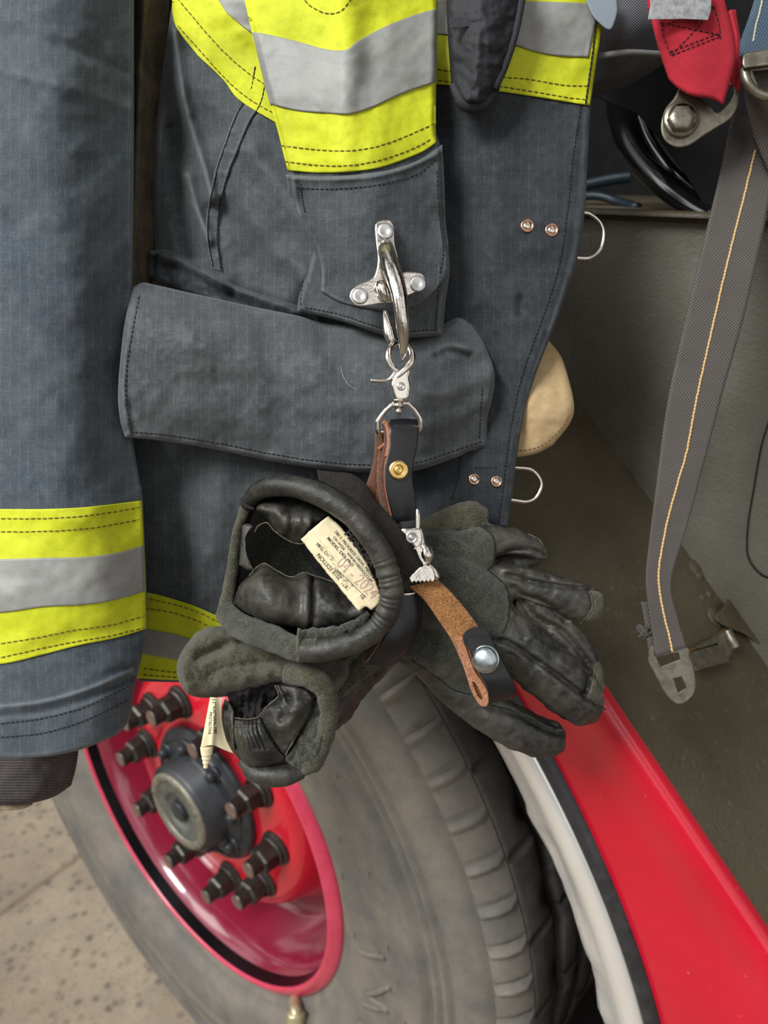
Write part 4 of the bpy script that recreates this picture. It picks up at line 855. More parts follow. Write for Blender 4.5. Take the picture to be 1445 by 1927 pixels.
# radio pouch hanging in front of the right trim
pouch = thing('radio_pouch', 'black nylon pouch hanging over the reflective trim at the top of the coat', 'pouch')
M['nylon'] = meshfab(); M['nylon'] = plain('black_ballistic_nylon', srgb(32, 33, 37), .7, c2=srgb(44, 45, 50), nsc=500, bump=(1500, .5, .0006))
sheet('pouch_body', [(838, -60), (920, -60), (992, -60)], [(850, 172), (868, 192), (890, 198), (912, 196), (930, 176)], [(838, -60), (842, 60), (850, 172)], [(992, -60), (972, 60), (950, 130), (930, 176)],
      [[.436, .420, .432], [.436, .420, .432], [.440, .428, .438]], [M['nylon']], pouch, thick=.012, step=3.5, edge=(12, .008), wr=[([(905, -40), (900, 60), (895, 150)], 9, .002), ([(845, 40), (905, 36)], 3, .0012)], noise=(.003, 20))
tube([(990, -50, .432), (972, 50, .432), (952, 118, .433), (930, 168, .434)], .0022, M['nylon'], 'piping', pouch)
tube([(852, 160, .436), (868, 190, .436), (890, 198, .436), (915, 192, .437), (935, 165, .437)], [.002, .0035, .004, .0035, .002], M['nylon'], 'elastic_hem', pouch, rn=.3)
plate([(846, 34), (905, 30), (906, 48), (847, 54)], .4235, .0012, M['nylon'], 'closure_strap', pouch, smooth_out=False)
# ================================================================== gloves
def cv(l, x0, y0, s): return [(x/s+x0, y/s+y0)+tuple(r) for x, y, *r in l]
zA = lambda l: cv(l, 400, 880, 3.803)      # cuff
zB = lambda l: cv(l, 740, 920, 3.44)       # hand
zC = lambda l: cv(l, 320, 1160, 3.6125)    # second cuff
zD = lambda l: cv(l, 640, 740, 4.94)       # strap
zE = lambda l: cv(l, 600, 380, 4.188)      # hook
def organic(name, chains, mats, parent, voxel=.0013, flat=.8, creases=(), polys=(), noise=(.0006, 14), smooth=6, seed=5):
    """chains: list of [(px,py,depth,r_px),...]; one continuous remeshed skin"""
    bm = bmesh.new()
    for ch in chains:
        A = sm(ch, corner=False) if len(ch) > 2 else np.array(ch, float)
        L = np.r_[0, np.cumsum(np.hypot(*np.diff(A[:, :2], axis=0).T))]; n = max(2, int(L[-1]/5)+1); q = np.linspace(0, L[-1], n)
        B = np.stack([np.interp(q, L, A[:, k]) for k in range(4)], 1)
        for x, y, d, r in B:
            rm_ = r*d/F; m = Matrix.Translation(Vector(PW(x, y, d)))
            rot = Matrix((tuple(RX), tuple(DN), tuple(FW))).transposed().to_4x4()
            bmesh.ops.create_icosphere(bm, subdivisions=2, radius=1, matrix=m@rot@Matrix.Diagonal((rm_, rm_, rm_*flat, 1)))
    me = bpy.data.meshes.new('tmp'); bm.to_mesh(me); bm.free(); ob = bpy.data.objects.new('tmp', me); C.objects.link(ob)
    md = ob.modifiers.new('r', 'REMESH'); md.mode = 'VOXEL'; md.voxel_size = voxel
    m2 = ob.modifiers.new('s', 'SMOOTH'); m2.factor = .5; m2.iterations = smooth
    dg = bpy.context.evaluated_depsgraph_get(); ev = ob.evaluated_get(dg); me2 = bpy.data.meshes.new_from_object(ev)
    bpy.data.objects.remove(ob); V = np.empty(len(me2.vertices)*3); me2.vertices.foreach_get('co', V); V = V.reshape(-1, 3)
    N = np.empty(len(me2.vertices)*3); me2.vertices.foreach_get('normal', N); N = N.reshape(-1, 3)
    Fc = [tuple(p.vertices) for p in me2.polygons]; bpy.data.meshes.remove(me2)
    px, py, d = to_px(V); fr = np.clip(-(N@FW)*1.5, 0, 1); dis = np.zeros(len(V))
    for (pl, w, a) in creases: dis += a*np.exp(-(pdist(px, py, pl)/w)**2)
    V = V+(-FW)*(dis*fr)[:, None]+N*(noise[0]*2*fbm(px+d*3000, py, noise[1], seed))[:, None]
    px, py, d = to_px(V); cx = np.array([[px[list(f)].mean(), py[list(f)].mean()] for f in Fc]); mi = np.zeros(len(Fc), int)
    for poly, k in polys: mi[inside(cx[:, 0], cx[:, 1], poly)] = k
    return mkmesh(name, V, Fc, mats, parent, mi)
def seam(mb, bv, pts, r=.0006, off=.0002, mi=0):
    L = sm(pts, max(6, int(len(pts)*6))); d = drape(bv, L[:, 0], L[:, 1]); d = np.convolve(np.r_[d[0], d[0], d, d[-1], d[-1]], np.ones(5)/5, 'valid')
    tube(np.column_stack([L[:, :2], d-off]), r, None, mb=mb, mi=mi, seg=6, n=len(L), corner=True)
g1 = thing('leather_glove', 'black leather firefighting glove with spread fingers and cream label inside its open cuff', 'glove')
D0 = .443
palm = [[(750, 1120, .448, 62), (790, 1110, .446, 78), (840, 1120, .444, 88), (880, 1140, .444, 78), (905, 1160, .444, 66)], [(800, 1200, .446, 62), (840, 1210, .445, 66), (880, 1220, .445, 60)], [(800, 1050, .447, 50), (850, 1045, .446, 52), (890, 1050, .446, 44)], [(770, 1180, .449, 60), (800, 1230, .448, 46)], [(740, 1090, .45, 50), (700, 1100, .452, 70)]]
thumb = [[(785, 1012, .450, 24), (828, 992, .450, 30), (872, 975, .450, 31), (893, 972, .450, 29)]]
index = [[(890, 1022, .446, 40), (930, 1017, .446, 30), (975, 1020, .445, 25), (1008, 1034, .445, 18), (1020, 1042, .445, 12)], [(935, 1075, .452, 26), (962, 1062, .455, 18), (990, 1056, .455, 15), (1014, 1053, .455, 10)], [(940, 1050, .462, 24), (975, 1048, .462, 20), (1000, 1050, .462, 12)]]
middle = [[(930, 1095, .446, 34), (985, 1096, .446, 32), (1040, 1112, .445, 33), (1085, 1130, .445, 37), (1106, 1138, .445, 33)]]
ring_ = [[(915, 1175, .444, 58), (975, 1215, .441, 56), (1030, 1262, .439, 56), (1075, 1303, .439, 52), (1096, 1325, .440, 42)], [(985, 1138, .449, 18), (1035, 1168, .450, 26), (1078, 1212, .450, 30), (1105, 1262, .450, 30), (1116, 1292, .449, 22)]]
little = [[(800, 1225, .452, 42), (850, 1278, .452, 46), (900, 1325, .452, 42), (950, 1358, .451, 42), (1000, 1382, .450, 41), (1031, 1390, .450, 36)]]
cr = [(zB([(640, 970), (750, 1000), (850, 1060), (1050, 1200), (1250, 1350), (1380, 1430)]), 5, -.0036), (zB([(740, 560), (900, 600), (1100, 635), (1330, 655)]), 5, -.0028),
      (zB([(830, 730), (950, 850), (1100, 930), (1230, 1080), (1285, 1180), (1250, 1340)]), 6, -.0040), (zB([(600, 1410), (750, 1450), (850, 1490), (1000, 1570), (1110, 1600)]), 5, -.003),
      (zB([(720, 430), (760, 400), (900, 395), (985, 432)]), 4, -.002), (zB([(700, 470), (740, 530), (900, 520)]), 5, .0015), (zB([(420, 270), (550, 240), (620, 232)]), 4, -.002),
      (zB([(1270, 660), (1290, 760), (1210, 870)]), 3, -.0008), (zB([(1300, 1180), (1280, 1290), (1250, 1340)]), 3, -.0008), (zB([(870, 290), (960, 340), (980, 420)]), 3, -.0008),
      (zB([(690, 1080), (760, 1070), (800, 1100)]), 4, -.0014), (zB([(850, 1000), (900, 950), (930, 980)]), 6, .0012), (zB([(1000, 900), (1050, 1000), (1130, 1060)]), 5, -.0014), (zB([(1080, 1080), (1120, 1150), (1210, 1180)]), 6, .0014),
      (zB([(900, 1130), (930, 1200), (900, 1290)]), 8, -.0014), (zB([(1100, 1240), (1060, 1320), (1010, 1390)]), 8, .001), (zB([(430, 1410), (480, 1450), (470, 1520)]), 7, -.001), (zB([(600, 1480), (640, 1560), (620, 1620)]), 9, .001),
      (zB([(850, 560), (870, 620)]), 6, -.001), (zB([(1010, 560), (1040, 640), (1020, 700)]), 6, -.001), (zB([(780, 640), (850, 690), (990, 740), (1120, 860)]), 5, -.003), (zB([(790, 1330), (860, 1400), (960, 1480), (1060, 1540)]), 6, -.004)]
suede_poly = zB([(-200, 230), (200, 225), (420, 250), (560, 235), (640, 300), (658, 380), (650, 480), (605, 525), (680, 580), (735, 640), (750, 760), (740, 860), (700, 950), (660, 985), (700, 1100), (560, 1330), (480, 1330), (380, 1290), (290, 1220), (120, 1120), (60, 1050), (-200, 900)])
thumb_poly = zB([(150, 240), (200, 120), (430, 60), (700, 60), (660, 232), (420, 262)])
tipm = zB([(1275, 640), (1300, 760), (1215, 880), (1300, 920), (1450, 900), (1450, 640)]); tipr = zB([(1300, 1120), (1290, 1290), (1255, 1345), (1400, 1460), (1450, 1400), (1450, 1100)])
seamgeo = MB()
hand = organic('hand', palm+thumb+index+middle+ring_+little, [M['glove'], M['suede'], M['suedeolive']], g1, voxel=.00125, creases=cr, polys=[(suede_poly, 1), (thumb_poly, 2), (tipm, 2), (tipr, 2)], noise=(.0011, 16), smooth=5)
hbv = bvh_of([hand])
for c in cr[:7]: seam(seamgeo, hbv, c[0], .0003, -.0001)
# edge of the suede palm patch: pale raw edge and dark stitch row
seam(seamgeo, hbv, zB([(560, 240), (640, 300), (658, 380), (650, 480), (608, 525)]), .00035); seam(seamgeo, hbv, zB([(620, 530), (680, 580), (735, 640), (750, 760), (740, 860), (700, 950), (670, 980)]), .00035)
seam(seamgeo, hbv, zB([(120, 1110), (290, 1225), (380, 1295), (480, 1328), (500, 1330)]), .00035)
seamgeo.build('seams', M['thr_k'], g1)
M['paleedge'] = plain('worn_pale_edge', srgb(104, 99, 80), .9, c2=srgb(70, 66, 54), nsc=400)
for l in [[(1268, 665), (1285, 720), (1280, 790), (1210, 872)], [(1300, 1180), (1282, 1290), (1255, 1340)], [(870, 292), (940, 325), (970, 370)], [(810, 705), (900, 830), (960, 860)]]:
    ps = MB(); seam(ps, hbv, zB(l), .0004, .0001); ps.build('worn_fingertip_seam', M['paleedge'], g1)
# --- cuff of the first glove: outer wall loft from rim to wrist
rim1 = np.array([(464, 949, .424), (483, 926, .414), (514, 915, .405), (552, 916, .398), (590, 926, .393), (630, 946, .389), (666, 972, .387), (694, 1005, .386), (717, 1043, .386), (733, 1088, .387), (737, 1117, .388), (727, 1156, .390),
                 (704, 1186, .392), (663, 1210, .394), (602, 1224, .396), (563, 1222, .398), (526, 1207, .402), (487, 1193, .408), (444, 1172, .416), (424, 1150, .422), (432, 1100, .428), (440, 1050, .430), (447, 1000, .430)])
R1 = sm(rim1, 96, closed=True)
def ringlike(Rm, c, s, dz, off=(0, 0)):
    o = Rm.copy(); o[:, 0] = c[0]+(Rm[:, 0]-c[0])*s+off[0]; o[:, 1] = c[1]+(Rm[:, 1]-c[1])*s+off[1]; o[:, 2] = Rm[:, 2]+dz; return o
cc = (590, 1070)
def blend(a, b, f): return a*(1-f)+b*f
th = np.linspace(0, 2*math.pi, 96, endpoint=False)
# wrist loop matched by angle
ang = np.arctan2(R1[:, 1]-1070, R1[:, 0]-590)
wrist = np.column_stack([745+38*np.cos(ang), 1105+82*np.sin(ang), .446-.022*np.cos(ang)*0+.014*np.sin(ang*0)])
wrist[:, 2] = .446+.016*np.cos(ang+math.pi)
loops = [ringlike(R1, cc, 1.02, .003), blend(ringlike(R1, cc, 1.01, .022), wrist, .18), blend(ringlike(R1, cc, .96, .03), wrist, .5), blend(ringlike(R1, cc, .9, .03), wrist, .8), wrist]
loft(loops, [M['suede']], 'cuff_wall', g1)
inl = [ringlike(R1, cc, .97, .002), ringlike(R1, cc, .90, .014), ringlike(R1, cc, .82, .034), ringlike(R1, cc, .6, .05), ringlike(R1, cc, .3, .055), ringlike(R1, cc, .02, .056)]
for q in inl[1:]: q[:, 2] = q[:, 2]*.7+.3*(.405+(.036 if q is not inl[1] else .02))
loft(inl, [M['lining']], 'cuff_lining', g1)
rr = np.interp(np.arange(23), [0, 2, 5, 10, 13, 14, 15, 17, 19, 20, 22], [.0038, .0056, .0060, .0058, .0058, .0062, .0064, .0072, .0060, .0032, .0030])
def cuffroll(name, pts, rad, mats, parent, closed=False, n=160, seg=18, wr=(.0006, .0), mid=None, poly=None):
    o = tube(pts, rad, mats, name, parent, closed=closed, seg=seg, n=n); me = o.data
    V = np.empty(len(me.vertices)*3); me.vertices.foreach_get('co', V); V = V.reshape(-1, 3); N = np.empty(len(me.vertices)*3); me.vertices.foreach_get('normal', N); N = N.reshape(-1, 3)
    px, py, d = to_px(V); V += N*(wr[0]*2*fbm(px+d*2500, py, 12, 3))[:, None]
    if wr[1]:
        i = np.arange(len(V))//seg; V += N*(wr[1]*np.sin(i*1.15+np.sin(i*.37)*2))[:, None]*(((i > n*.52) & (i < n*.74)))[:, None]
    me.vertices.foreach_set('co', V.ravel()); me.update(); return o
cr1 = np.column_stack([rim1, rr])
up = cr1[:16]; cuffroll('cuff_roll', [tuple(q[:3]) for q in up], list(up[:, 3]), [M['glove']], g1, n=260, wr=(.0005, .00035), seg=22)
lo = cr1[15:20]; cuffroll('suede_cuff_band', [(600, 1221, .3965)]+[tuple(q[:3]) for q in lo], [.0062]+list(lo[:, 3]), [M['suede']], g1, n=80, wr=(.0012, 0), seg=20)
ls = np.vstack([cr1[19:], cr1[:1]]); cuffroll('cuff_side_edge', [tuple(q[:3]) for q in ls], [.0046, .0036, .0030, .0028, .0030], [M['suedeolive']], g1, n=60, wr=(.0009, 0), seg=14)
tube([(454, 938, .420), (464, 952, .415), (478, 958, .412)], [.0006, .0008, .0006], M['thr_k'], 'cuff_side_seam', g1)
# inside leather lobes
sheet('inner_leather_fold', zA([(330, 255), (400, 215), (500, 205), (620, 230), (760, 280), (860, 330)]), zA([(330, 330), (400, 380), (440, 450), (520, 505), (610, 545), (690, 530), (760, 430)]), zA([(330, 255), (315, 290), (330, 330)]), zA([(860, 330), (810, 370), (760, 430)]),
      [[.418, .414, .412, .412], [.412, .405, .404, .409], [.420, .413, .412, .415]], [M['glove']], g1, thick=.002, step=3, edge=(10, .004), noise=(.004, 26), wr=[(zA([(540, 250), (570, 350), (560, 450)]), 6, -.0015), (zA([(650, 270), (690, 380), (650, 500)]), 7, .0015), (zA([(430, 260), (470, 330), (520, 420)]), 7, .001)], jag=2)
sheet('inner_leather_fold', zA([(270, 762), (330, 705), (380, 692), (450, 735), (560, 785), (650, 752), (720, 772), (850, 812), (930, 830)]), zA([(150, 970), (250, 1045), (400, 1105), (600, 1140), (750, 1160), (900, 1140), (1050, 1085), (1140, 1030)]), zA([(270, 762), (190, 850), (150, 970)]), zA([(930, 830), (1030, 960), (1140, 1030)]),
      [[.424, .418, .416, .418, .416, .416], [.416, .405, .404, .408, .405, .410], [.416, .402, .400, .404, .402, .404], [.418, .406, .405, .406, .405, .402]], [M['glove']], g1, thick=.002, step=3, edge=(9, .003), noise=(.003, 40),
      wr=[(zA([(722, 770), (716, 900), (712, 1050), (700, 1150)]), 3.5, -.0045), (zA([(675, 800), (670, 950), (672, 1100)]), 8, .002), (zA([(760, 830), (750, 950), (750, 1120)]), 10, .0016), (zA([(430, 760), (400, 900), (420, 1050)]), 22, .002)], jag=1.5)
sheet('inner_leather_fold', zA([(215, 410), (260, 400), (300, 420)]), zA([(190, 700), (250, 730), (290, 735)]), zA([(215, 410), (200, 560), (190, 700)]), zA([(300, 420), (240, 500), (245, 620), (290, 735)]), [[.42, .418], [.418, .416]], [M['glove']], g1, thick=.003, step=3, edge=(5, .002), jag=1.5)
fz = MB()
def fringe(mb, line, dep, n=60, ln=6, r=.00022, mi=0, spread=3):
    L = sm(line, n)
    for x, y in L[:, :2]:
        a = random.uniform(0, 6.28); x1 = x+random.uniform(-spread, spread); y1 = y+random.uniform(-spread, spread)
        tube([(x1, y1, dep), (x1+ln*.5*math.cos(a), y1+ln*.5*math.sin(a), dep-.0008), (x1+ln*math.cos(a+.5), y1+ln*math.sin(a+.5), dep-.001)], r, None, mb=mb, mi=mi, seg=3, n=4, caps=False)
tube([(a, b, d) for (a, b), d in zip(zA([(262, 772), (330, 702), (380, 688), (450, 730), (560, 782), (650, 750), (720, 770), (850, 812), (910, 822)]), [.417, .415, .414, .414, .413, .412, .413, .412, .412])], .00035, None, mb=fz, seg=6, rn=1.2, n=60)
tube([(a, b, d) for (a, b), d in zip(zA([(300, 460), (330, 415), (390, 395), (440, 450), (520, 508), (610, 545), (690, 530)]), [.415, .415, .414, .412, .411, .410, .411])], .0003, None, mb=fz, seg=6, rn=1.2, n=50)
tube([(a, b, d) for (a, b), d in zip(zA([(215, 420), (230, 520), (240, 620), (290, 738)]), [.414, .414, .414, .414])], .0003, None, mb=fz, seg=6, rn=1.2, n=40)
fz.build('raw_leather_edges', M['paleedge'], g1)
cuffroll('inner_suede_roll', [(a, b, d) for (a, b), d in zip(zA([(620, 1190), (720, 1190), (850, 1180), (960, 1150), (1060, 1100), (1120, 1040)]), [.398]*6)], [.0028, .0032, .0028, .0028, .0026, .0016], [M['suede']], g1, n=70, wr=(.0016, 0))
tube([(a, b, .3925) for a, b in zA([(622, 1150), (612, 1220), (612, 1300), (618, 1385)])], .0009, M['suedeolive'], 'cuff_join_seam', g1, rn=.8)
# dark knitted gauntlet flap behind the roll, reaching the clip
sheet('knit_wristlet', [(596, 884), (630, 888), (662, 892), (689, 912), (707, 942), (737, 973), (761, 1001), (782, 1034), (797, 1066)], [(600, 905), (640, 925), (680, 955), (712, 1000), (735, 1045), (750, 1092), (762, 1096)], [(596, 884), (600, 905)], [(797, 1066), (790, 1074), (762, 1096)],
      [[.414, .408, .404, .402], [.408, .398, .396, .396]], [plain('dark_knit_cloth', srgb(24, 21, 19), .95, c2=srgb(44, 38, 32), nsc=500, bump=(1500, .8, .0008))], g1, thick=.003, step=3, edge=(5, .0015), noise=(.001, 20))
# label with its printing
lab = thing('tmp', '', '') if False else None
lsheet = sheet('care_label', zA([(632, 512), (700, 450), (760, 400), (828, 347)]), zA([(1045, 1028), (1100, 995), (1130, 1018), (1165, 1000), (1215, 950)]), zA([(632, 512), (760, 680), (900, 850), (1045, 1028)]), zA([(828, 347), (930, 440), (1050, 600), (1150, 780), (1215, 950)]),
      [[.3990, .3975, .3970, .3985], [.3970, .3955, .3950, .3960], [.3950, .3940, .3935, .3945], [.3940, .3935, .3930, .3940]], [M['label']], g1, thick=.0008, step=2.5, edge=(4, .0006), noise=(.0006, 24),
      wr=[(zA([(700, 455), (880, 690), (1110, 1000)]), 2.2, .0010), (zA([(690, 470), (870, 705), (1100, 1010)]), 2.0, -.0010), (zA([(760, 520), (950, 760), (1130, 985)]), 2, .0004)], jag=1.2)
lbv = bvh_of([lsheet])
def place_text(mb, body, p0, p1, bv, hf=1.0, off=.0002, mi=0, bold=0.0, flip=False, xs=None):
    V, Fc = textm(body, 1.0, bold)
    if not len(V): return
    w0 = V[:, 0].min(); w = V[:, 0].max()-w0; p0 = np.array(p0, float); p1 = np.array(p1, float); ln = np.linalg.norm(p1-p0); ex = (p1-p0)/ln; ey = np.array([ex[1], -ex[0]]); k = ln/w
    X = p0+np.outer((V[:, 0]-w0)*k, ex)+np.outer(V[:, 1]*k*hf, ey); d = drape(bv, X[:, 0], X[:, 1]); d0 = np.median(d); d = np.clip(d, d0-.004, d0+.004)
    zz = (V[:, 2]-V[:, 2].min()); zz = zz/(zz.max()+1e-9)
    mb.add(PW(X[:, 0], X[:, 1], d-off*(.3+.7*zz)), Fc, mi)
zL = lambda x, y: (x/7.225+540, y/7.225+950)
tx = MB()
place_text(tx, '780 S. PROGRESS DRIVE, MEDINA', zL(640, 372), zL(1185, 1028), lbv, 1.05)
place_text(tx, 'OH 44256    WWW.FIREDEX.COM', zL(618, 450), zL(1135, 1055), lbv, 1.1)
place_text(tx, 'MODEL: DSX PRO', zL(540, 462), zL(880, 845), lbv, .95, bold=.012)
place_text(tx, 'MFG. DATE:', zL(388, 545), zL(612, 770), lbv, 1.1)
place_text(tx, '1971, 2018 EDITION', zL(858, 1125), zL(440, 655), lbv, 1.15)
place_text(tx, 'N 137, CLEAN', zL(905, 1090), zL(655, 850), lbv, 1.0)
place_text(tx, '10', zL(985, 1250), zL(1030, 1290), lbv, 1.2)
place_text(tx, 'Fire-Dex', zL(775, 395), zL(1150, 850), lbv, 1.0, bold=.03)
tube([(a, b, float(drape(lbv, np.array([a]), np.array([b]))[0])-.0001) for a, b in [zL(620, 790), zL(800, 990), zL(1000, 1190), zL(1080, 1260)]], .00012, None, mb=tx, seg=4)
place_text(tx, '04 - 2024', zL(655, 815), zL(1150, 1290), lbv, 1.35, mi=1)
lt = tx.build('label_printing', [M['ink'], M['pen']], None, smooth=False); lt.parent = lsheet
# --- second glove: hanging below, open cuff folded
g2 = thing('leather_glove', 'second black glove hanging below with folded suede cuff and rolled cream label', 'glove')
arm2 = organic('hand', [[(560, 1345, .452, 66), (610, 1315, .454, 62), (655, 1270, .456, 52), (700, 1225, .462, 50), (760, 1180, .470, 46), (830, 1160, .474, 46), (880, 1180, .476, 44)], [(880, 1150, .476, 30), (940, 1140, .476, 26), (990, 1140, .476, 20)], [(880, 1190, .476, 30), (950, 1220, .476, 28), (1010, 1262, .476, 22)], [(860, 1210, .477, 28), (910, 1262, .477, 26), (950, 1300, .477, 20)]],
    [M['suedeolive'], M['glove']], g2, voxel=.0016, creases=[([(575, 1290), (640, 1262), (700, 1215)], 6, -.003), ([(638, 1330), (655, 1310), (672, 1290)], 4, -.002)], polys=[([(630, 1400), (630, 1325), (665, 1300), (720, 1250), (760, 1300)], 1)], noise=(.0016, 18))
body2 = organic('cuff', [[(470, 1385, .445, 44), (510, 1400, .443, 62), (550, 1400, .443, 60), (565, 1370, .445, 62)], [(515, 1420, .440, 48), (545, 1425, .440, 44)], [(470, 1350, .446, 40), (520, 1340, .448, 50)]], [M['glove']], g2, voxel=.0014, noise=(.0012, 18),
    creases=[([(445, 1420), (480, 1448), (535, 1442), (590, 1452)], 3, -.002)])
lobe = sheet('folded_suede_cuff', [(368, 1190), (392, 1180), (430, 1180), (500, 1200), (580, 1225), (660, 1236)], [(352, 1306), (372, 1312), (400, 1313), (434, 1309), (480, 1298), (514, 1289), (555, 1291), (585, 1303), (604, 1334)], [(368, 1190), (341, 1227), (332, 1258), (338, 1285), (352, 1306)], [(660, 1236), (650, 1280), (604, 1334)],
      [[.432, .428, .428, .432, .440], [.418, .420, .424, .424, .430], [.412, .414, .414, .414, .422], [.420, .420, .420, .420, .424]], [M['suedeolive']], g2, thick=.012, step=3, edge=(16, .010), noise=(.003, 22),
      wr=[([(372, 1240), (420, 1215), (470, 1205)], 9, -.005), ([(395, 1268), (430, 1255), (500, 1245), (570, 1240)], 4, -.0016), ([(350, 1290), (420, 1290), (500, 1272)], 10, .002)])
cuffroll('suede_cuff_band', [(540, 1266, .414), (582, 1274, .410), (610, 1296, .409), (619, 1330, .411), (616, 1365, .413), (605, 1400, .415), (588, 1432, .418), (566, 1450, .421)], [.0058, .0062, .0058, .0052, .0052, .0056, .0060, .0042], [M['suedeolive']], g2, n=110, wr=(.0012, 0), seg=18)
sheet('suede_inner_band', zC([(980, 545), (1035, 600), (1060, 700)]), zC([(775, 975), (860, 1035), (960, 1060)]), zC([(980, 545), (950, 680), (870, 830), (775, 975)]), zC([(1060, 700), (1020, 900), (960, 1060)]), [[.416, .410], [.414, .408], [.416, .413]], [M['suede']], g2, thick=.004, step=3, edge=(6, .002), noise=(.003, 12))
sheet('inner_leather_fold', zC([(715, 462), (800, 465), (880, 478), (935, 500), (976, 535)]), zC([(608, 682), (660, 790), (740, 905), (785, 945)]), zC([(715, 462), (735, 545), (660, 610), (608, 682)]), zC([(976, 535), (960, 640), (880, 780), (785, 945)]),
      [[.414, .410, .412], [.414, .404, .410], [.412, .404, .410], [.414, .412, .414]], [M['glove']], g2, thick=.002, step=2.6, edge=(5, .0025), noise=(.002, 30), wr=[(zC([(720, 480), (770, 550), (810, 640)]), 7, .003), (zC([(800, 560), (790, 650), (760, 700)]), 10, -.005), (zC([(950, 560), (880, 640), (800, 720)]), 12, .002)], jag=1)
sheet('inner_leather_fold', zC([(436, 700), (500, 705), (560, 700), (612, 690)]), zC([(445, 905), (500, 985), (560, 1020), (640, 1020), (775, 1000)]), zC([(436, 700), (432, 800), (445, 905)]), zC([(612, 690), (680, 820), (750, 920), (780, 950), (775, 1000)]),
      [[.416, .412, .412], [.414, .405, .410], [.416, .406, .412], [.420, .414, .416]], [M['glove']], g2, thick=.002, step=2.4, edge=(5, .002), noise=(.001, 20), wr=[(zC([(460+k*26, 705), (452+k*30, 790), (480+k*34, 900)]), 2.4, -.0011) for k in range(6)]+[(zC([(445, 745), (520, 742), (600, 738)]), 3, .0012)], jag=1)
sheet('inner_leather_fold', zC([(372, 560), (410, 590), (438, 650)]), zC([(395, 850), (420, 880), (445, 910)]), zC([(372, 560), (352, 640), (360, 740), (395, 850)]), zC([(438, 650), (438, 780), (445, 910)]), [[.424, .418], [.420, .414], [.422, .416]], [M['glove']], g2, thick=.004, step=2.6, edge=(5, .003), wr=[(zC([(385, 600), (392, 730), (410, 850)]), 3, -.002)], noise=(.002, 12))
sheet('cuff_lining', zC([(385, 520), (500, 490), (600, 462), (740, 440)]), zC([(436, 720), (520, 720), (620, 700)]), zC([(400, 545), (436, 720)]), zC([(720, 455), (740, 545), (620, 700)]), [[.422, .422], [.430, .428], [.420, .418]], [M['lining']], g2, thick=.003, step=3, noise=(.006, 12), wr=[(zC([(480+k*50, 520), (470+k*45, 700)]), 3, .002) for k in range(4)])
f2 = MB()
tube([(a, b, .4115) for a, b in zC([(712, 470), (735, 540), (660, 610), (606, 680)])], .00035, None, mb=f2, rn=1.2, seg=6, n=40); tube([(a, b, .4135) for a, b in zC([(440, 690), (500, 698), (560, 695), (606, 684)])], .00035, None, mb=f2, rn=1.2, seg=6, n=30)
tube([(a, b, .4115) for a, b in zC([(970, 545), (940, 650), (870, 790), (782, 945)])], .0004, None, mb=f2, rn=1.2, seg=6, n=50)
f2.build('raw_leather_edges', M['paleedge'], g2)
cuffroll('leather_cuff_edge', [(a, b, d) for (a, b), d in zip(zC([(480, 985), (560, 1055), (680, 1085), (800, 1075), (905, 1050)]), [.424, .420, .418, .418, .420])], [.002, .0046, .0058, .0056, .0040], [M['glove']], g2, n=60, wr=(.0006, 0))
lb2 = sheet('care_label', zC([(272, 548), (310, 552), (352, 555)]), zC([(205, 905), (250, 880), (300, 878), (350, 900), (430, 932)]), zC([(272, 548), (240, 720), (205, 905)]), zC([(352, 555), (350, 690), (380, 830), (430, 932)]),
      [[.420, .418, .419], [.415, .414, .418], [.410, .414, .418]], [M['label']], g2, thick=.0007, step=2.2, wr=[(zC([(300, 560), (285, 880)]), 5, .0015)])
rl = MB()
for k in range(4):
    c0 = zC([(248, 888+k*26)])[0]; c1 = zC([(250-k*3, 940+k*30)])[0]
    o0 = PW(c0[0], c0[1], .412); o1 = PW(c1[0], c1[1], .412); ax = (o1-o0); L = np.linalg.norm(ax)
    lathe([(.0115-.0024*k, 0), (.0095-.0024*k, L)], o0, ax, None, mb=rl, seg=26) if False else tube([(c0[0], c0[1], .412), (c1[0], c1[1], .412)], [.0034*(1-k*.2), .0030*(1-k*.2)], None, mb=rl, seg=22, corner=True)
for v in range(len(rl.V)): pass
rl.build('rolled_label_tail', M['label'], None).parent = lb2
t2 = MB(); l2b = bvh_of([lb2])
place_text(t2, 'S STRUCTURAL FIRE', zC([(286, 560)])[0], zC([(300, 800)])[0], l2b, 1.05, bold=.015); place_text(t2, 'PROTECTIVE', zC([(268, 650)])[0], zC([(258, 800)])[0], l2b, 1.0, bold=.015)
o = t2.build('label_printing', [M['ink']], None, smooth=False); o.parent = lb2
# ================================================================== glove strap
gs = thing('glove_strap', 'black and brown leather glove strap with brass rivet, metal clip and steel snap', 'strap')
MS = [M['blackleather'], M['tanleather'], M['brownedge']]
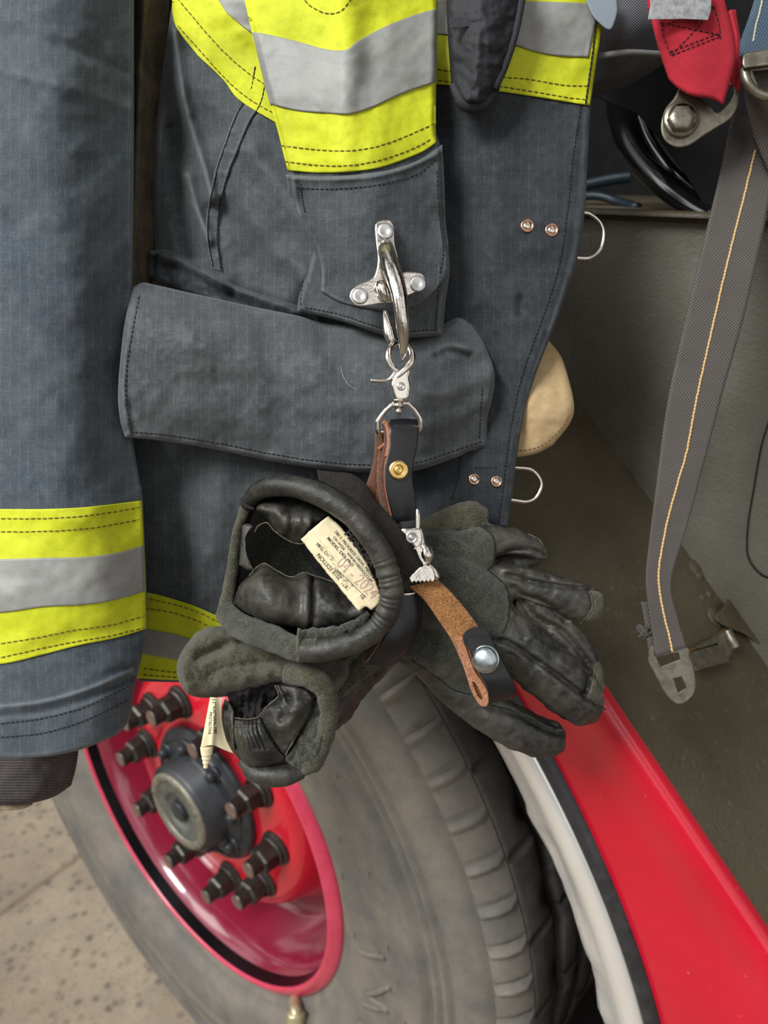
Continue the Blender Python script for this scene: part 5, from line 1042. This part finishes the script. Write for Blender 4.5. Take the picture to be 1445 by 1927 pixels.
# D ring
SD = .409
ribbon('front_strip', [(a, b, d) for (a, b), d in zip(zD([(462, 262), (456, 340), (458, 480), (432, 600), (412, 700), (416, 850), (442, 1000), (480, 1140), (506, 1200)]), [.4110, .4065, .4060, .4060, .4060, .4060, .4070, .4090, .4110])],
       [(a, b, d) for (a, b), d in zip(zD([(720, 262), (722, 330), (718, 430), (700, 550), (672, 700), (676, 850), (696, 950), (706, 1080), (700, 1200)]), [.4130, .4085, .4080, .4080, .4080, .4080, .4090, .4105, .4125])],
       MS, gs, .0024, 90, 18, side_mi=(0, 2, 1), bulge=.0006)
for nm, L, R, dl, dr in [('folded_brown_edge', [(395, 262), (410, 300), (420, 380), (424, 480), (396, 560), (368, 700), (358, 860), (370, 1000), (400, 1080), (446, 1142)], [(440, 262), (458, 330), (462, 420), (460, 500), (440, 590), (420, 700), (420, 850), (446, 990), (468, 1090), (484, 1145)], .4125, .4080),
                 ('rear_strip', [(330, 372), (334, 470), (328, 600), (300, 720), (262, 830), (250, 870), (285, 930), (320, 985)], [(418, 372), (416, 470), (378, 540), (362, 640), (352, 780), (350, 900), (348, 980), (346, 1040)], .4200, .4150)]:
    ribbon(nm, [(a, b, dl) for a, b in zD(L)], [(a, b, dr) for a, b in zD(R)], [M['brownedge'], M['brownedge'], M['tanleather']], gs, .002, 70, 8, side_mi=(0, 1, 2), bulge=.0008)
tube([(a, b, .4075) for a, b in zD([(400, 262), (432, 300), (452, 380), (454, 480), (430, 590)])], .0011, M['tanleather'], 'burnished_edge', gs, rn=.4)
tube([(a, b, .4125) for a, b in zD([(356, 520), (390, 492), (418, 472)])], .0009, M['tanleather'], 'slit_edge', gs)
def rivet_obj(name, x, y, d, r, prof, mats, inner=None):
    b = MB(); rivet(x, y, d, r, prof, None, None, None, mb=b, seg=36)
    if inner: rivet(x, y, d, inner[0], inner[1], None, None, None, mb=b, seg=28)
    return b.build(name, mats, gs)
rivet_obj('brass_rivet', 750, 884.5, .4042, 18.5, [(1.0, -.2), (1.0, .02), (.9, .10), (.55, .12), (.46, .05), (.44, -.02), (.42, .18), (.34, .30), (.2, .26), (.02, .22)], M['brass'])
# bottom strap past the clip, folded belt round the gloves
ribbon('belt_loop', [(742, 1112, .404), (738, 1160, .402), (716, 1205, .402), (688, 1247, .408)], [(794, 1118, .410), (790, 1172, .408), (770, 1218, .408), (742, 1248, .412)], MS, gs, .0024, 50, 14, side_mi=(0, 2, 1), bulge=.002)
ribbon('belt_loop_inner', [(686, 1240, .412), (700, 1225, .412), (716, 1205, .412)], [(694, 1248, .412), (712, 1232, .412), (726, 1212, .412)], [M['brownedge']]*3, gs, .002, 16, 4)
# tan tail strap
ribbon('tan_tail_strip', [(769, 1104, .4040), (798, 1129, .4030), (827, 1170, .4010), (850, 1205, .3995), (866, 1240, .3990), (884, 1285, .4010), (896, 1318, .4030)], [(822, 1090, .4060), (848, 1115, .4050), (871, 1141, .4035), (893, 1170, .4020), (915, 1205, .4020), (936, 1250, .4030), (950, 1300, .4040)],
       [M['brownedge2'] if 'brownedge2' in M else leather('tan_suede_flesh_side', srgb(134, 88, 48), srgb(184, 132, 80), True), M['blackleather'], M['tanleather']], gs, .0022, 80, 16, side_mi=(0, 1, 2), bulge=.0006)
tip_path = lambda: None
ribbon('snap_tab', [(873, 1199, .3968), (886, 1234, .3960), (899, 1264, .3958), (911, 1284, .3960), (919, 1306, .3985), (918, 1322, .4020)], [(921, 1194, .3980), (935, 1222, .3972), (950, 1252, .3970), (962, 1276, .3975), (971, 1296, .3995), (966, 1309, .4030)], MS, gs, .0022, 60, 14, side_mi=(0, 2, 1), bulge=.0004)
plate([(871, 1204), (873, 1193), (882, 1184), (896, 1180), (910, 1182), (919, 1189), (925, 1203), (902, 1215), (880, 1222)], lambda a, b: .3966+(a-873)*.00003, .0022, M['blackleather'], 'snap_tab_tip', gs, bevel=.0003)
# side face of the folded loop
plate([(857, 1199), (868, 1240), (885, 1295), (899, 1322), (909, 1330), (918, 1325), (918, 1305), (908, 1284), (894, 1264), (880, 1228), (872, 1201), (864, 1196)], .3975, .0022, M['tanleather'], 'folded_loop_edge', gs, holes=[[(889, 1284), (897, 1289), (907, 1309), (907, 1317), (898, 1308)]], bevel=.0004)
b = MB(); nrm = -FW-.25*RX-.1*np.array([0, 0, -1.])
rivet(913, 1240, .3945, 26, [(1.0, -.12), (1.04, .02), (.98, .10), (.9, .13)], None, None, None, mb=b, seg=40, nrm=nrm, mi=0)
rivet(913, 1240, .3945, 24, [(1.0, .08), (.97, .22), (.85, .38), (.6, .50), (.3, .56), (.02, .58)], None, None, None, mb=b, seg=40, nrm=nrm, mi=0)
M['snapsteel'] = plain('satin_snap_steel', (.50, .56, .58, 1), .3, 1.0, nz=(200, .22, .4))
b.build('snap_button', M['snapsteel'], gs)
# suspender clip with teeth
cl = MB()
plate(zD([(562, 1262), (640, 1255), (738, 1250), (752, 1290), (764, 1340), (764, 1380), (745, 1412), (760, 1440), (800, 1560), (810, 1598), (770, 1600), (730, 1540), (690, 1440), (640, 1380), (600, 1330)]), .3995, .0022, None, mb=cl, bevel=.0007, smooth_out=False)
plate(zD([(590, 1290), (700, 1262), (745, 1275), (758, 1350), (745, 1405), (700, 1440), (690, 1420)]), .3978, .0012, None, mb=cl, bevel=.0004)
tube([(a, b, .398) for a, b in zD([(718, 1075), (722, 1130), (720, 1200), (716, 1262)])], [.0007, .0014, .0016, .0016], None, mb=cl)
tube([(a, b, .4005) for a, b in zD([(738, 1255), (752, 1300), (764, 1375), (772, 1420), (795, 1460), (808, 1520), (806, 1590)])], [.0010, .0012, .0014, .0020, .0034, .0036, .0018], None, mb=cl)
tube([(a, b, .399) for a, b in zD([(780, 1430), (812, 1440), (824, 1475), (800, 1490)])], .0009, None, mb=cl)
tube([(a, b, .399) for a, b in zD([(785, 1510), (816, 1525), (822, 1560), (800, 1575)])], .0009, None, mb=cl)
teeth = [(632, 1742)]; n = 6
for k in range(n):
    x = 650+k*38; teeth += [(x, 1738), (x+16, 1762), (x+32, 1740)]
jaw = [(880, 1728), (876, 1680), (862, 1640), (840, 1612), (800, 1595), (740, 1618), (690, 1668), (640, 1712)]
jo = [(650, 1744)]
for k in range(6): jo += [(652+k*38, 1744+0*k), (668+k*38, 1766-2*k), (686+k*38, 1746-2*k)]
jo += jaw[:]
plate(zD(jo), .3985, .0016, None, mb=cl, bevel=.0003, smooth_out=False)
tube([(a, b, .401) for a, b in zD([(830, 1600), (870, 1640), (896, 1700), (905, 1730)])], [.001, .0014, .0016, .001], None, mb=cl)
cl.build('toothed_clip', M['chrome'], gs)
b = MB(); rivet(774.5, 1011.5, .3972, 11, [(1, -.1), (1.02, .12), (.9, .24), (.72, .2), (.62, .05), (.5, .05), (.46, .2), (.3, .3), (.02, .28)], None, None, None, mb=b); b.build('clip_rivet', M['steel'], gs)
plate([(752, 982), (782, 978), (783, 992), (756, 996)], .405, .002, M['blackleather'], 'clip_leather_end', gs, smooth_out=False)
plate(zD([(578, 1862), (700, 1850), (690, 1868), (640, 1880), (578, 1878)]), .402, .0016, M['nickel'], 'clip_lower_bar', gs, smooth_out=False, bevel=.0004)
# swivel trigger snap with octagonal ring
sn = thing('trigger_snap', 'small polished swivel trigger snap with octagonal ring above the leather strap', 'snap hook')
tube([(a, b, d) for (a, b), d in zip(zD([(358, 366), (347, 340), (347, 262), (385, 205), (430, 150), (486, 100), (560, 92), (636, 98), (690, 150), (738, 220), (748, 262), (746, 330), (724, 356)]), [.4105, .409, .408, .4075, .407, .407, .407, .407, .407, .4075, .408, .409, .4105])], [.0014]+[.0013]*11+[.0014], M['nickel'], 'octagon_ring', sn, corner=True, n=120, seg=14)
tube([(712, 812, .4115), (750, 812, .4125), (788, 811, .4115)], .0013, M['nickel'], 'ring_cross_bar', sn)
sb = MB()
rv = lambda x, y, d, r, prof: rivet(x, y, d, r, prof, None, None, None, mb=sb, seg=28)
def vlathe(x, y0, y1, d, prof, mb):
    o = PW(x, y0, d); ax = PW(x, y1, d)-o; L = np.linalg.norm(ax); lathe([(r*d/F, h*L) for r, h in prof], o, ax, None, mb=mb, seg=26)
vlathe(750.5, 752, 779, .4068, [(.1, 0), (13, 0), (13.5, .1), (12, .22), (8, .28), (8, .34), (12, .38), (12, .5), (9, .58), (5.5, .62), (5.5, .74), (7.5, .8), (7, .92), (3, 1.0), (.1, 1.0)], sb)
sb.build('swivel_pin', M['nickel'], sn)
sb = MB()
plate(zE([(640, 1325), (690, 1318), (722, 1328), (712, 1380), (722, 1440), (720, 1480), (700, 1552), (612, 1560), (578, 1480), (570, 1430), (588, 1385)]), .4068, .0046, None, mb=sb, bevel=.0014, res=4)
tube([(a, b, d) for (a, b), d in zip(zE([(600, 1400), (650, 1350), (700, 1300), (734, 1240), (728, 1180), (700, 1140), (650, 1120)]), [.4062, .406, .406, .4065, .408, .410, .412])], [.0016, .0022, .0022, .0020, .0019, .0017, .0014], None, mb=sb, seg=14)
sb.build('snap_body', M['nickel'], sn)
sb = MB()
tube([(a, b, d) for (a, b), d in zip(zE([(650, 1120), (600, 1120), (562, 1150), (546, 1210), (556, 1270), (582, 1310), (612, 1340)]), [.4125, .4105, .4085, .407, .4068, .4068, .4068])], [.0014, .0018, .0019, .0018, .0019, .0020, .0016], None, mb=sb, seg=14)
tube([(a, b, .4062) for a, b in zE([(622, 1318), (590, 1360), (562, 1392), (530, 1408), (470, 1410), (410, 1406)])], [.0010, .0013, .0013, .0012, .0011, .0012], None, mb=sb)
sb.build('trigger_gate', M['nickel'], sn)
b = MB(); rivet(755, 727, .4042, 7.6, [(1, -.3), (1.05, .1), (.85, .35), (.6, .3), (.5, .1), (.3, .35), (.02, .4)], None, None, None, mb=b); b.build('pivot_screw', M['chrome'], sn)
# ================================================================== coat hook
bd_ = lambda px, py: .4195-(py-500)*.000006
hk = MB()
plate(zE([(440, 200), (455, 160), (495, 140), (545, 140), (580, 165), (594, 215), (600, 330), (622, 420), (650, 545), (700, 548), (800, 560), (838, 595), (840, 640), (820, 685), (760, 712), (690, 745), (600, 790), (490, 800), (410, 815), (320, 824), (265, 798), (240, 745), (262, 685), (330, 640), (400, 612), (440, 570), (458, 500), (462, 420), (450, 330)]), bd_, .0022, None, mb=hk, bevel=.0008, res=3)
o = hk.build('hook_base', M['chrome'], coat)
for x, y in zE([(523, 230), (325, 742), (780, 645)]):
    b = MB(); rivet(x, y, .4178, 15.2, [(1.0, -.2), (1.02, .06), (.9, .15), (.62, .17), (.4, .12), (.02, .10)], None, None, None, mb=b, seg=32); q = b.build('hook_rivet', M['steel'], coat)
hk = MB()
pth = zE([(528, 350), (535, 400), (565, 500), (605, 620), (635, 740), (652, 870), (663, 990), (667, 1100), (664, 1190), (655, 1262)])
tube([(a, b, d) for (a, b), d in zip(pth, [.4165, .411, .404, .399, .3965, .3965, .398, .401, .404, .407])], [.0040, .0046, .0047, .0046, .0042, .0038, .0034, .0027, .0018, .0003], None, mb=hk, seg=16, n=80)
hk.build('hook_arm', M['chrome'], coat)
hk = MB()
tube([(a, b, d) for (a, b), d in zip(zE([(522, 860), (535, 940), (556, 1030), (578, 1105)]), [.416, .4145, .4135, .4125])], [.0012, .0026, .0034, .0026], None, mb=hk, seg=14)
tube([(a, b, d) for (a, b), d in zip(zE([(440, 690), (490, 665), (520, 720), (540, 780)]), [.418, .4145, .4135, .414])], [.0010, .0034, .0036, .0024], None, mb=hk, seg=14)
hk.build('hook_catch', M['chrome'], coat)
# short loose fibres on the pocket
lf = MB(); pbv = bvh_of([pf])
seam(lf, pbv, [(641, 690), (646, 708), (656, 724), (672, 734)], .00012, .0006); o = lf.build('stray_fibre', plain('pale_fibre', srgb(186, 182, 172), .8), None)
tag(o, 'pale curved stray hair lying on the dark pocket flap', 'hair')
WORLD_STR=.8; SKY_P=85; FILL_P=12; EXPO=0.0
g1['group'] = g2['group'] = 'pair of black firefighting gloves'
hose['group'] = bpy.data.objects['air_line']['group'] = 'blue lines in the black opening'
# ================================================================== finalize origins
bpy.context.view_layer.update()
def tree_pts(o):
    out = []
    for c in [o]+list(o.children_recursive):
        if c.type == 'MESH':
            v = np.empty(len(c.data.vertices)*3); c.data.vertices.foreach_get('co', v); v = v.reshape(-1, 3)
            mw = np.array(c.matrix_world); out.append(v@mw[:3, :3].T+mw[:3, 3])
    return np.vstack(out)
for o in list(C.objects):
    if o.parent is None and o.type == 'EMPTY':
        P = tree_pts(o); b = Vector(((P[:, 0].min()+P[:, 0].max())/2, (P[:, 1].min()+P[:, 1].max())/2, P[:, 2].min()))
        if '_loc' in o.keys(): del o['_loc']
        o.location = b
        for c in o.children: c.matrix_parent_inverse = Matrix.Translation(-b)
# ================================================================== light
sc = bpy.context.scene
w = bpy.data.worlds.new('daylight'); sc.world = w; w.use_nodes = True; nt = w.node_tree; bg = nt.nodes['Background']
tc_ = nt.nodes.new('ShaderNodeTexCoord'); sx = nt.nodes.new('ShaderNodeSeparateXYZ'); nt.links.new(tc_.outputs['Generated'], sx.inputs[0])
rm = nt.nodes.new('ShaderNodeValToRGB'); e = rm.color_ramp.elements
st = [(0.0, (.16, .14, .12, 1)), (.42, (.24, .20, .16, 1)), (.50, (.50, .47, .43, 1)), (.56, (.92, .93, .95, 1)), (.75, (1.05, 1.05, 1.05, 1)), (1.0, (.70, .72, .76, 1))]
while len(e) < len(st): e.new(.5)
for q, (p, c) in zip(e, st): q.position = p; q.color = c
mp = nt.nodes.new('ShaderNodeMath'); mp.operation = 'MULTIPLY_ADD'; mp.inputs[1].default_value = .5; mp.inputs[2].default_value = .5
nt.links.new(sx.outputs[2], mp.inputs[0]); nt.links.new(mp.outputs[0], rm.inputs[0])
nz = nt.nodes.new('ShaderNodeTexNoise'); nz.inputs['Scale'].default_value = 2.8; nz.inputs['Detail'].default_value = 3; nt.links.new(tc_.outputs['Generated'], nz.inputs['Vector'])
r2 = nt.nodes.new('ShaderNodeValToRGB'); r2.color_ramp.elements[0].position = .44; r2.color_ramp.elements[0].color = (.10, .095, .09, 1); r2.color_ramp.elements[1].position = .56; r2.color_ramp.elements[1].color = (1.6, 1.6, 1.6, 1)
nt.links.new(nz.outputs['Fac'], r2.inputs[0])
mx = nt.nodes.new('ShaderNodeMix'); mx.data_type = 'RGBA'; mx.blend_type = 'MULTIPLY'; mx.inputs[0].default_value = .9
nt.links.new(rm.outputs[0], mx.inputs[6]); nt.links.new(r2.outputs[0], mx.inputs[7]); nt.links.new(mx.outputs[2], bg.inputs[0]); bg.inputs[1].default_value = WORLD_STR
def area(name, loc, tgt, size, power, col=(1, 1, 1)):
    l = bpy.data.lights.new(name, 'AREA'); l.size = size; l.energy = power; l.color = col; o = bpy.data.objects.new(name, l); C.objects.link(o)
    o.location = loc; d = Vector(tgt)-Vector(loc); o.rotation_euler = d.to_track_quat('-Z', 'Y').to_euler(); return o
area('sky_light', (-1.5, -.9, 3.2), (0, .5, 1.2), 1.0, SKY_P, (.97, .99, 1.0))
area('wheel_fill_light', (-1.6, .6, 1.9), (-.1, .8, .5), 1.0, FILL_P, (1.0, .98, .95))  # fill lamp standing high, aimed down at the wheel
sc.view_settings.view_transform = 'Standard'; sc.view_settings.look = 'None'; sc.view_settings.exposure = EXPO; sc.view_settings.gamma = 1.0
